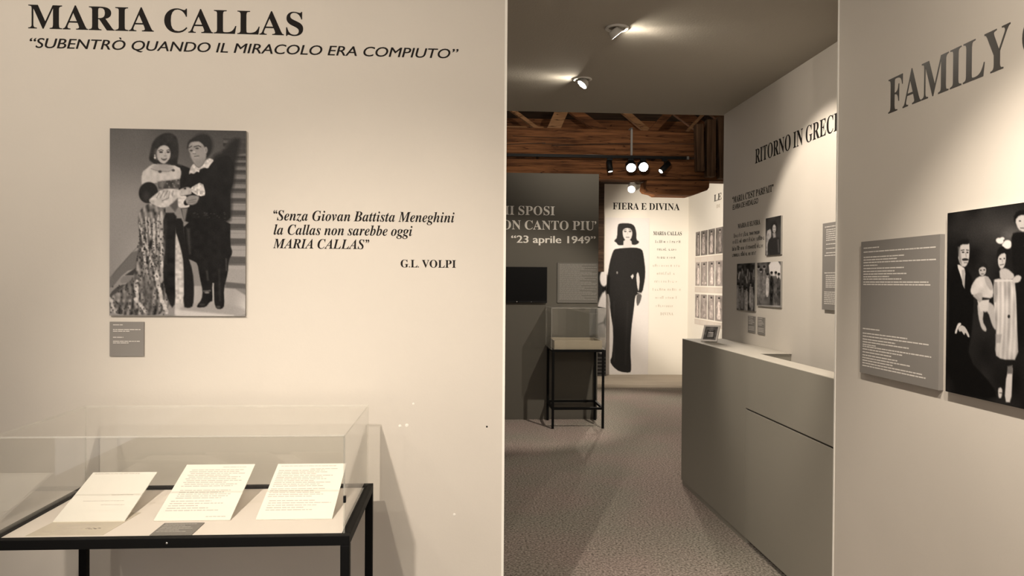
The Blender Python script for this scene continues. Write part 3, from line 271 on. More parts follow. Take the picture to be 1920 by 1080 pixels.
Ii194|120 373,109 377,100 384,93 393,89 404,87 416,89 428,93 438,100 447,109 454,120 459,132 460,143 459,154 454,163 447,170 438,175 428,176 416,175 404,170 393,163 384,154 377,143 373,132 371|35 -7,23 -2,13 5,6 15,2 27,1 41,4 64,10 87,44 211,51 237,53 254,50 264,41 271,26 273,19 273,19 289,89 299,150 310,89 85,84 55,85 48,89 44,95 42,107 48,123 64,142 90,155 81,121 31,85 2,49 -8
Il173|25 -8,13 -4,3 3,-4 13,-9 25,-10 40,-8 61,-2 85,77 371,87 414,84 425,74 431,58 433,52 433,52 450,183 470,79 86,75 69,73 54,74 47,77 42,83 41,96 46,112 62,131 89,144 79,126 51,109 29,93 12,76 0,59 -7,40 -9
In357|188 -4,173 13,168 41,175 84,197 153,220 222,226 246,224 254,220 259,213 261,189 253,163 229,136 190,97 107,66 0,-14 0,42 211,50 240,52 254,49 264,39 271,24 273,18 273,17 289,151 310,116 193,141 230,164 259,187 281,209 297,232 306,256 310,284 304,301 287,306 259,301 226,285 170,248 57,250 49,254 45,260 43,266 44,273 48,279 55,304 90,319 80,300 53,282 31,266 13,249 1,231 -7,213 -9
Io316|67 -6,42 4,20 20,3 41,-7 68,-10 98,-8 123,-3 147,6 172,17 196,32 219,48 241,66 260,86 277,107 291,130 301,152 308,175 310,207 306,234 297,256 281,272 260,282 234,285 203,283 179,278 155,270 130,258 106,245 83,228 61,210 41,190 24,168 10,145 -1,121 -7,96 -9|114 15,124 21,134 30,162 74,184 132,200 191,206 240,202 267,191 283,172 288,162 286,151 281,141 272,113 229,90 172,75 111,69 58,73 33,84 18,103 13
Ir261|42 211,50 240,52 254,49 264,39 271,24 273,18 273,17 289,151 310,114 189,144 243,171 280,197 302,222 310,243 305,255 290,259 265,258 251,255 240,249 230,241 223,232 219,220 218,208 220,196 227,186 238,180 241,165 234,148 212,127 175,95 97,66 0,-14 0
Is253|73 -8,52 -3,28 5,15 7,6 6,-1 1,-7 -7,-24 -4,-7 109,13 105,23 55,46 24,81 14,103 18,115 31,120 52,114 77,95 106,69 138,39 185,33 200,29 214,28 228,31 250,39 269,53 286,71 299,92 306,116 309,134 308,156 304,179 298,186 296,192 295,201 296,207 300,212 307,230 307,215 205,197 207,184 252,163 279,134 288,124 287,115 284,107 278,101 271,98 264,97 255,100 240,109 222,124 202,146 176,165 149,183 116,190 82,189 65,184 50,177 36,168 23,156 12,142 3,126 -4,109 -8,91 -9
It185|5 -4,-10 12,-15 39,-14 52,-11 70,45 273,13 273,13 297,47 312,79 334,108 363,134 398,162 398,134 300,187 300,179 273,126 273,77 103,70 77,67 56,68 48,72 43,77 41,90 47,107 65,128 95,144 85,125 56,107 33,88 14,70 1,50 -7,30 -9
Iv284|48 26,45 155,38 229,30 255,19 270,5 274,-1 273,-2 291,97 310,103 303,109 284,115 251,119 210,122 166,123 118,123 89,160 132,185 169,196 188,202 203,204 213,203 221,198 231,189 240,181 251,176 261,175 271,176 282,180 291,186 299,194 305,203 308,214 310,225 308,235 304,243 298,249 289,253 278,254 265,250 237,237 205,215 167,193 136,166 102,134 66,97 27,62 -9,48 -9
Iz260|137 -51,121 -47,105 -41,56 -13,40 -3,27 3,17 5,-7 -5,-24 -16,-30 -15,-34 -12,-36 -6,-34 0,159 238,77 238,48 235,34 225,20 198,3 198,32 301,244 301,54 73,73 64,88 53,101 38,129 -9,136 -22,145 -30,155 -32,165 -30,169 -24,168 -18,165 -14,157 2,156 11,157 20,160 29,165 35,172 40,181 43,191 44,211 40,222 28,226 8,224 -7,218 -20,207 -33,192 -44,175 -50,154 -52
Ic277|63 -6,38 3,17 19,3 40,-6 66,-9 97,-7 130,2 163,16 195,35 226,59 253,88 277,118 295,149 306,179 310,201 308,220 302,235 291,247 279,254 265,257 249,255 236,251 225,245 216,236 209,226 205,214 203,203 205,194 208,186 213,181 220,177 228,176 238,182 258,189 275,187 283,182 287,173 289,162 287,151 281,139 270,107 223,84 161,75 99,76 79,81 63,88 51,98 42,109 36,123 34,150 41,177 62,204 96,222 83,194 43,162 14,129 -4,93 -9'''
# ---------------------------------------------------------------- lettering
GL = {}
for _row in GLYPHS.strip().split('\n'):
    _p = _row.split('|'); GL[_p[0][:2]] = (int(_p[0][2:]), [[tuple(map(int, q.split())) for q in c.split(',')] for c in _p[1:] if c])
def _comma(x, top, flip):
    """one curly quotation mark, bold roman: a round head with a hooked tail, one outline"""
    c = [(x+48+46*math.cos(R(d)), top-48+46*math.sin(R(d))) for d in range(0, 271, 22)]
    c += [(x+50, top-112), (x+36, top-132), (x+8, top-156), (x+16, top-172), (x+56, top-150), (x+84, top-116), (x+95, top-78)]
    if flip: c = [(2*x+100-px, 2*top-168-py) for px, py in c]
    return [c]
def serif_line(text, style='B', gap=0):
    """list of contours and the line's width, thousandths of an em; capital height 455"""
    x = 0; out = []
    for ch in text:
        if ch == ' ': x += 165; continue
        if ch in '“”’':
            sh = 40 if style == 'I' else 0
            for k in range(1 if ch == '’' else 2):
                out += [[(px+sh, py) for px, py in c] for c in _comma(x+k*108, 465, ch == '“')]
            x += 118 if ch == '’' else 228; continue
        if ch == '.':
            out.append([(x+50+37*math.cos(math.pi*k/6), 30+37*math.sin(math.pi*k/6)) for k in range(12)]); x += 108; continue
        a, cs = GL[style+ch]
        out += [[(px+x, py) for px, py in c] for c in cs]; x += a+gap
    return out, x
def _mesh_of(curve):
    o = bpy.data.objects.new('tmp', curve); C.objects.link(o)
    dg = bpy.context.evaluated_depsgraph_get()
    me = bpy.data.meshes.new_from_object(o.evaluated_get(dg))
    v = [tuple(q.co) for q in me.vertices]; f = [tuple(p.vertices) for p in me.polygons]
    bpy.data.objects.remove(o); bpy.data.curves.remove(curve); bpy.data.meshes.remove(me)
    return v, f
def serif_mesh(text, style='B', gap=0):
    cs, w = serif_line(text, style, gap)
    c = bpy.data.curves.new('t', 'CURVE'); c.dimensions = '2D'; c.fill_mode = 'BOTH'; c.extrude = .5
    for q in cs:
        sp = c.splines.new('POLY'); sp.points.add(len(q)-1); sp.use_cyclic_u = True
        for p, (x, y) in zip(sp.points, q): p.co = (x/455, y/455, 0, 1)
    return _mesh_of(c)
def sans_mesh(text, bold=0, slant=0):
    """slanted or bold by drawing the strokes again a hair to the side"""
    c = bpy.data.curves.new('t', 'FONT'); c.body = text; c.size = 1; c.extrude = .5; c.shear = slant; c.resolution_u = 4
    v, f = _mesh_of(c); n = len(v)
    k = 1 if not bold else 3
    vs = [((x+bold*(i-(k-1)/2))/.70, y/.70, z+.02*i) for i in range(k) for x, y, z in v]
    return vs, [tuple(q+n*i for q in p) for i in range(k) for p in f]
class Wall:
    """a flat face: origin, reading direction, outward normal"""
    def __init__(s, o, d, n): s.o, s.d, s.n = Vector(o), Vector(d), Vector(n)
    def at(s, u, z, off=0): return s.o+s.d*u+Vector((0, 0, z))+s.n*off
LEFT = Wall((0, 2.73, 0), (1, 0, 0), (0, -1, 0))
FAM = Wall((1.673, 0, 0), (0, -1, 0), (-1, 0, 0))       # u = -y
RIT = Wall((2.0, 0, 0), (0, -1, 0), (-1, 0, 0))
DARK = Wall((0, 8.36, 0), (1, 0, 0), (0, -1, 0))
FAR = Wall((0, 12.3494, 0), (1, 0, 0), (0, -1, 0))
SIDE = Wall((3.74, 0, 0), (0, -1, 0), (-1, 0, 0))
def write(mb, wall, mesh, u0, u1, z, cap, off=0.0, th=.0008, mi=0):
    """fits a line between u0 and u1 on a wall, base line z, capital height cap"""
    v, f = mesh; xs = [p[0] for p in v]; a, b = min(xs), max(xs); k = (u1-u0)/(b-a)
    mb.add([wall.at(u0+(x-a)*k, z+y*cap, off+(q+.5)*th) for x, y, q in v], f, mi)
    return mb
def lettering(name, label, wall, lines, m, group=None, cat='lettering'):
    """lines: (mesh, u0, u1, z, cap); several lines become parts of one thing"""
    u = sum(l[1]+l[2] for l in lines)/len(lines)/2; z = min(l[3] for l in lines)
    if len(lines) == 1:
        return tag(write(MB(), wall, *lines[0]).make(name, m, org=tuple(wall.at(u, z))), label, cat, group)
    t = thing(name, tuple(wall.at(u, z)), label, cat, group)
    for i, l in enumerate(lines):
        mi = l[5] if len(l) > 5 else 0
        write(MB(), wall, *l[:5]).make('text_line', m[mi] if isinstance(m, list) else m, parent=t)
    return t
def word_bars(mb, at, du, dv, u0, v0, u1, h, rng, n_off, gap=.5, th=.0005):
    """an unreadable small line of print: a run of word-long marks from u0 to u1 at v0; at() gives a point of the sheet"""
    u = u0
    while u < u1-h*.4:
        w = min(h*rng.uniform(1.2, 5.2), u1-u)
        mb.slab(at(u, v0), du*w, dv*(h*.62), n_off*th); u += w+h*gap
def letter_marks(mb, at, du, dv, u0, v0, u1, h, rng, n_off, th=.0006, spaced=1.0, word=(3, 9)):
    """a line too small to read: letter-sized strokes grouped in words"""
    u = u0; k = rng.randint(*word)
    while u < u1-h*.3:
        w = h*rng.uniform(.10, .2)
        hh = h*rng.choice([.66, .66, .7, 1.0])
        mb.slab(at(u, v0), du*w, dv*hh, n_off*th)
        c = rng.randint(0, 3); x = h*rng.uniform(.3, .5)
        if c > 0: mb.slab(at(u+w, v0+hh*rng.choice([0, .44, .85])), du*x*.8, dv*h*.12, n_off*th)
        if c > 1: mb.slab(at(u+x, v0), du*w*.7, dv*hh, n_off*th)
        u += (w+x+h*.12)*spaced; k -= 1
        if k == 0: u += h*.45*spaced; k = rng.randint(*word)
# ---------------------------------------------------------------- printed photographs, painted as grids of tones
import numpy as np
def homography(src, dst):
    A = []; b = []
    for (x, y), (u, v) in zip(src, dst):
        A.append([x, y, 1, 0, 0, 0, -u*x, -u*y]); b.append(u)
        A.append([0, 0, 0, x, y, 1, -v*x, -v*y]); b.append(v)
    h = np.linalg.solve(np.array(A, float), np.array(b, float))
    return np.append(h, 1).reshape(3, 3)
class Pic:
    """tones 0..255 on a grid; the corners are those of the print in its own sketch frame"""
    def __init__(s, w, h, corners, base=128, seed=1, wide=1.0):
        s.w, s.h = w, h
        s.H = homography(corners, [(0, 0), (1, 0), (1, 1), (0, 1)])
        s.wide = wide
        s.a = np.full((h, w), float(base))
        s.yy, s.xx = np.mgrid[0:h, 0:w].astype(float)
        s.rng = np.random.RandomState(seed)
        s.k = (0, 0, 1)
    def use(s, ox, oy, sc): s.k = (ox, oy, sc); return s
    def P(s, pts):
        ox, oy, sc = s.k; r = []
        for x, y in pts:
            q = s.H @ np.array([ox+x/sc, oy+y/sc, 1.0])
            r.append((q[0]/q[2]/s.wide*(s.w-1), q[1]/q[2]*(s.h-1)))
        return np.array(r)
    def cover(s, q, soft=.7):
        x0 = max(int(q[:, 0].min()-soft*2-1), 0); x1 = min(int(q[:, 0].max()+soft*2+3), s.w)
        y0 = max(int(q[:, 1].min()-soft*2-1), 0); y1 = min(int(q[:, 1].max()+soft*2+3), s.h)
        if x1 <= x0 or y1 <= y0: return None
        X = s.xx[y0:y1, x0:x1]; Y = s.yy[y0:y1, x0:x1]
        ins = np.zeros(X.shape, bool); d = np.full(X.shape, 1e9)
        n = len(q)
        for i in range(n):
            ax, ay = q[i]; bx, by = q[(i+1) % n]
            c = ((ay > Y) != (by > Y)) & (X < (bx-ax)*(Y-ay)/((by-ay) if by != ay else 1e-9)+ax)
            ins ^= c
            ex, ey = bx-ax, by-ay; L = ex*ex+ey*ey+1e-9
            t = np.clip(((X-ax)*ex+(Y-ay)*ey)/L, 0, 1)
            d = np.minimum(d, np.hypot(X-ax-t*ex, Y-ay-t*ey))
        sd = np.where(ins, d, -d)
        return (slice(y0, y1), slice(x0, x1)), np.clip(.5+sd/(2*soft), 0, 1)
    def put(s, q, v, soft=.7, op=1.0, tex=None):
        c = s.cover(q, soft)
        if c is None: return s
        sl, m = c
        val = v if tex is None else np.clip(v+tex[sl], 8, 240)
        s.a[sl] = s.a[sl]*(1-m*op)+val*m*op
        return s
    def poly(s, pts, v, soft=.7, op=1.0, tex=None):
        if len(pts) > 4:
            r = []
            for (ax, ay), (bx, by) in zip(pts, list(pts[1:])+[pts[0]]):
                r += [(ax*.78+bx*.22, ay*.78+by*.22), (ax*.22+bx*.78, ay*.22+by*.78)]
            pts = r
        return s.put(s.P(pts), v, soft, op, tex)
    def ell(s, cx, cy, rx, ry, v, soft=.7, op=1.0, ang=0, tex=None):
        t = np.linspace(0, 2*np.pi, 28, endpoint=False); c, n = np.cos(np.radians(ang)), np.sin(np.radians(ang))
        return s.poly([(cx+rx*np.cos(a)*c-ry*np.sin(a)*n, cy+rx*np.cos(a)*n+ry*np.sin(a)*c) for a in t], v, soft, op, tex)
    def line(s, pts, w, v, soft=.6, op=1.0):
        for (ax, ay), (bx, by) in zip(pts, pts[1:]):
            dx, dy = bx-ax, by-ay; L = (dx*dx+dy*dy)**.5 or 1; nx, ny = -dy/L*w/2, dx/L*w/2
            s.poly([(ax+nx, ay+ny), (bx+nx, by+ny), (bx-nx, by-ny), (ax-nx, ay-ny)], v, soft, op)
        return s
    def blotch(s, cells, amp):
        """smooth noise field"""
        g = s.rng.rand(int(cells[1])+2, int(cells[0])+2)
        fx = s.xx/s.w*cells[0]; fy = s.yy/s.h*cells[1]
        ix = fx.astype(int); iy = fy.astype(int); tx = fx-ix; ty = fy-iy
        tx = tx*tx*(3-2*tx); ty = ty*ty*(3-2*ty)
        v = (g[iy, ix]*(1-tx)+g[iy, ix+1]*tx)*(1-ty)+(g[iy+1, ix]*(1-tx)+g[iy+1, ix+1]*tx)*ty
        return (v-.5)*2*amp
    def grain(s, amp): s.a = np.clip(s.a+s.rng.randn(s.h, s.w)*amp, 6, 245); return s

def paint_couple():
    p = Pic(236, 324, [(209.5, 242.5), (463, 247.5), (462, 594), (208, 590)], 120, 3)
    y = p.yy/p.h; x = p.xx/p.w
    p.a = 92+58*np.clip(y*2.6, 0, 1)-26*np.clip(x*1.6-.3, 0, 1)+p.blotch((5, 6), 7)
    T = (190, 220, 689/300)
    A = (200, 235, 5.836); B = (330, 235, 5.836); Cq = (200, 410, 5.686); D = (330, 410, 5.686)
    # stair behind, lower left slope
    p.use(*Cq)
    p.poly([(48, 615), (345, 285), (345, 520), (210, 560), (48, 760)], 112, 1)
    p.poly([(48, 620), (345, 290), (345, 300), (48, 640)], 96, 1, .6)
    p.poly([(215, 595), (330, 515), (340, 600), (215, 600)], 66, 1)
    p.poly([(160, 640), (205, 600), (320, 610), (300, 655), (170, 690)], 128, 1)
    p.poly([(48, 790), (150, 700), (300, 690), (300, 760), (60, 860)], 80, 1)
    # treads on the right
    p.use(0, 0, 1)
    lines = [262, 275, 286, 299, 311, 326, 344, 361, 380, 405, 430, 459, 496, 535]
    for i, (a, b) in enumerate(zip(lines, lines[1:])):
        hh = b-a; v = 82+5*i
        p.poly([(420, a), (466, a+1), (466, b), (420, b)], v*.62, .8)
        p.poly([(420, a+2), (466, a+3), (466, b-hh*.36), (420, b-hh*.4)], v+14, 1.2)
        p.line([(420, a+hh*.28), (466, a+hh*.3)], 1, v-20, .8, .6)
    p.poly([(430, 262), (466, 262), (466, 286), (412, 306)], 70, 2, .85)
    p.poly([(362, 534), (466, 545), (466, 600), (330, 600), (330, 545)], 176, 1.5, 1, p.blotch((9, 6), 22))
    p.poly([(425, 505), (466, 507), (466, 535), (425, 530)], 150, 2)
    p.poly([(425, 530), (466, 534), (466, 543), (425, 540)], 92, 1.5)
    p.poly([(366, 492), (376, 492), (382, 536), (362, 534)], 130, 1)
    p.poly([(345, 570), (400, 565), (466, 580), (466, 600), (330, 600)], 150, 3, .8)
    p.poly([(330, 580), (440, 592), (440, 600), (330, 600)], 205, 2, .8)
    # shade behind the man
    p.use(*B)
    p.poly([(400, 390), (430, 330), (520, 300), (640, 150), (720, 160), (690, 300), (665, 450), (650, 640), (610, 760), (625, 900), (600, 1090), (300, 1090), (200, 500)], 40, 4)
    p.ell(300, 230, 115, 130, 48, 4)
    # man's coat
    p.poly([(150, 470), (60, 440), (45, 600), (40, 760), (60, 900), (110, 1090), (610, 1090), (600, 760), (635, 620), (650, 450), (590, 330), (450, 370), (400, 430), (320, 480), (250, 530)], 30, 1.2, 1, p.blotch((26, 30), 5))
    p.poly([(0, 430), (60, 440), (110, 470), (80, 640), (0, 690)], 34, 2)
    # man's head
    p.poly([(130, 270), (145, 180), (230, 130), (300, 110), (370, 120), (400, 190), (395, 300), (350, 370), (330, 350), (320, 250), (150, 250)], 42, 1.5)
    p.poly([(150, 215), (200, 188), (270, 190), (310, 225), (330, 260), (345, 330), (335, 375), (300, 430), (270, 470), (235, 455), (200, 410), (180, 370), (170, 320), (150, 290)], 150, 1.3)
    p.poly([(175, 200), (260, 190), (300, 225), (200, 235)], 168, 2)
    p.ell(245, 340, 60, 50, 156, 5, .8); p.ell(200, 330, 24, 30, 168, 3, .8)
    p.ell(338, 280, 17, 34, 172, 1.2); p.ell(338, 282, 7, 20, 120, 1.2)
    p.line([(150, 258), (185, 236)], 9, 60); p.line([(205, 246), (255, 232), (285, 248)], 9, 58)
    p.ell(178, 286, 16, 8, 60, 1); p.ell(242, 262, 18, 8, 62, 1)
    p.ell(208, 302, 13, 11, 190, 1.5); p.line([(196, 320), (228, 322)], 6, 96, 1)
    p.line([(210, 350), (262, 344)], 8, 84, 1); p.line([(215, 362), (255, 360)], 6, 176, 1.2)
    p.poly([(215, 400), (330, 370), (340, 420), (265, 480), (235, 450)], 140, 3, .8)
    # lace collar
    p.poly([(205, 425), (170, 470), (150, 545), (175, 530), (205, 540), (240, 510), (262, 525), (270, 490), (320, 470), (360, 482), (385, 440), (428, 390), (380, 368), (340, 385), (310, 440), (262, 480), (225, 455)], 205, .9, 1, p.blotch((70, 90), 34))
    # cuffs and hands
    p.poly([(300, 620), (340, 770), (265, 785), (180, 735), (165, 690)], 205, .8, 1, p.blotch((80, 100), 46))
    p.poly([(30, 720), (90, 690), (150, 680), (185, 710), (180, 760), (120, 770), (60, 780)], 182, 1.2, 1, p.blotch((50, 60), 14))
    p.ell(110, 698, 13, 9, 40, 1)
    p.poly([(105, 800), (175, 770), (255, 775), (265, 800), (235, 860), (190, 878), (130, 870)], 142, 1.2, 1, p.blotch((50, 60), 12))
    p.line([(150, 830), (235, 812)], 5, 96, .9); p.line([(140, 850), (225, 842)], 5, 104, .9)
    p.poly([(22, 830), (40, 780), (120, 775), (130, 795), (90, 850), (110, 885), (165, 872), (150, 905), (45, 912)], 210, .9, 1, p.blotch((70, 90), 26))
    p.poly([(70, 912), (138, 912), (110, 1050), (95, 1050)], 120, 1.5)
    # doublet trimming
    for t in range(26):
        a = p.rng.rand(2)
        p.line([(150+a[0]*400, 960+a[1]*110), (165+a[0]*400, 955+a[1]*110)], 5, 74, .8, .8)
    p.use(*D)
    for t in range(22):
        a = p.rng.rand(); p.line([(120+a*400, 80-a*50+p.rng.rand()*16), (150+a*400, 74-a*50+p.rng.rand()*16)], 5, 78, .8, .8)
    # trunk hose, legs and boots
    p.poly([(85, 0), (590, 0), (590, 290), (615, 370), (572, 450), (565, 580), (520, 750), (528, 930), (500, 968), (440, 965), (418, 900), (412, 760), (395, 690), (405, 880), (370, 890), (330, 945), (240, 950), (232, 930), (285, 860), (295, 770), (262, 620), (240, 480), (190, 450), (110, 420)], 30, 1, 1, p.blotch((30, 40), 5))
    p.poly([(120, 100), (160, 110), (168, 380), (150, 380)], 70, 2, .7)
    p.line([(470, 540), (480, 880)], 16, 62, 2, .6); p.line([(545, 430), (548, 560)], 10, 90, 1.5, .7)
    p.line([(300, 775), (380, 770)], 14, 92, 1.2); p.ell(340, 790, 24, 9, 150, 1.5, .9); p.line([(340, 560), (350, 660)], 14, 76, 2, .8)
    p.ell(460, 945, 22, 10, 92, 2, .8); p.ell(290, 920, 30, 10, 70, 2, .7)
    p.poly([(400, 690), (415, 690), (412, 860), (402, 860)], 165, 1)
    # open robe, dark panels
    p.poly([(85, 0), (0, 0), (0, 120), (60, 300), (92, 480), (85, 940), (150, 955), (195, 930), (205, 760), (190, 560), (130, 380), (100, 200)], 34, 1.2)
    # woman ---------------------------------------------------
    p.use(*Cq)
    p.poly([(740, 120), (800, 330), (830, 480), (835, 900), (735, 915), (740, 600)], 190, 1.2, 1, p.blotch((60, 80), 30))
    skirt = [(440, -160), (370, -90), (345, 0), (370, 230), (330, 420), (315, 600), (150, 760), (48, 830), (48, 1020), (700, 1025), (640, 640), (640, 300), (640, -60), (640, -165)]
    fold = 26*np.sin(p.xx*.62+np.sin(p.yy*.06)*2.2)+p.blotch((60, 60), 40)+p.blotch((30, 16), 26)
    p.poly(skirt, 106, 1.2, 1, fold)
    for (x0, y0, x1, y1, w) in [(400, 300, 470, 700, 26), (410, 240, 560, 620, 20), (540, 600, 610, 900, 44), (330, 660, 340, 860, 36), (320, 850, 440, 1000, 40), (600, -40, 600, 700, 34), (515, 20, 520, 380, 26), (460, 0, 480, 200, 18), (430, 0, 450, 330, 12), (555, -20, 560, 300, 20), (360, 50, 410, 260, 14), (620, 900, 660, 1010, 40), (50, 840, 110, 1000, 30)]:
        n = 14
        for i in range(n):
            t = i/n; p.ell(x0+(x1-x0)*t+p.rng.randn()*4, y0+(y1-y0)*t, w*.5*(.7+.5*p.rng.rand()), abs(y1-y0)/n*.6+6, 196+p.rng.randn()*16, 1.1, .8)
    for i in range(250):
        u = p.rng.rand(); v = p.rng.rand(); xx = 340+280*u; yy = 20+1000*v
        if yy > 640: xx = 60+(600)*u
        p.ell(xx, yy, 8, 9, 46, .8, .62)
    p.poly([(370, 700), (470, 560), (510, 980), (440, 960)], 92, 5, .6, p.blotch((60, 70), 24))
    p.poly([(610, -60), (760, -60), (745, 130), (738, 600), (745, 900), (700, 960), (620, 720), (615, 500), (640, 300)], 34, 1.4, 1, p.blotch((20, 40), 8))
    p.line([(640, 0), (635, 480)], 26, 66, 3, .6)
    # bodice and neck
    p.use(*A)
    p.poly([(440, 490), (500, 440), (560, 420), (700, 430), (760, 455), (815, 480), (830, 520), (815, 600), (600, 625), (520, 640), (400, 670), (395, 580), (410, 510)], 200, 1.2, 1, p.blotch((40, 50), 12))
    p.poly([(500, 470), (545, 430), (690, 425), (745, 470), (690, 525), (560, 520)], 168, 3)
    p.poly([(575, 410), (680, 400), (690, 480), (590, 480)], 160, 2)
    p.line([(500, 480), (580, 508), (690, 512), (745, 485)], 6, 110, 1, .7)
    p.ell(597, 513, 18, 13, 62, 1.2); p.ell(742, 500, 16, 12, 70, 1.2)
    p.poly([(745, 445), (815, 475), (812, 510), (770, 480)], 208, 1)
    p.poly([(570, 620), (812, 590), (815, 690), (580, 700)], 84, 1, 1, p.blotch((60, 60), 26))
    p.line([(560, 618), (812, 590)], 10, 176, .9); p.ell(622, 650, 18, 40, 128, 1.5, .8)
    for i in range(8): p.ell(655+i*20, 610+(i % 3)*34, 7, 7, 150, .8, .7)
    # sleeves
    p.ell(470, 740, 104, 116, 42, 1.2, 1, 12); p.ell(450, 780, 36, 50, 66, 4, .7)
    p.poly([(465, 830), (530, 770), (620, 705), (720, 700), (815, 710), (830, 790), (780, 800), (740, 860), (690, 895), (610, 905), (540, 880)], 198, 1.1, 1, p.blotch((60, 70), 30))
    for a in [(560, 800, 590, 740), (600, 800, 640, 720), (640, 790, 680, 720), (690, 800, 700, 730), (730, 780, 740, 720), (620, 830, 690, 800)]:
        p.line([a[:2], a[2:]], 8, 110, .9, .8)
    p.poly([(700, 880), (790, 810), (790, 900), (760, 950)], 88, 1.5)
    # hair and face
    p.poly([(475, 385), (490, 300), (515, 200), (560, 140), (640, 95), (720, 95), (780, 140), (800, 230), (800, 330), (780, 440), (700, 440), (660, 430), (560, 430), (520, 420)], 44, 1.5, 1, p.blotch((40, 50), 9))
    p.poly([(560, 290), (590, 245), (640, 225), (690, 245), (712, 300), (708, 360), (680, 400), (645, 430), (600, 415), (565, 370)], 186, 1.1)
    p.ell(560, 330, 22, 60, 150, 3, .5); p.ell(640, 262, 40, 22, 200, 3, .7)
    p.line([(580, 288), (610, 276), (632, 286)], 8, 62, .8); p.line([(668, 286), (690, 276), (706, 288)], 8, 62, .8)
    p.ell(608, 302, 20, 9, 40, .9); p.ell(686, 302, 17, 9, 40, .9)
    p.line([(655, 300), (658, 340)], 7, 160, 1); p.line([(640, 344), (670, 344)], 6, 120, 1)
    p.poly([(605, 365), (640, 372), (676, 364), (665, 388), (640, 395), (618, 386)], 76, 1); p.line([(620, 374), (664, 373)], 5, 190, .7)
    p.ell(542, 362, 11, 13, 215, .8); p.ell(541, 338, 7, 10, 190, .8)
    p.poly([(690, 395), (760, 370), (790, 440), (720, 440)], 40, 1.5); p.poly([(525, 385), (560, 390), (565, 430), (530, 425)], 44, 1.2)
    return p.grain(2.5)

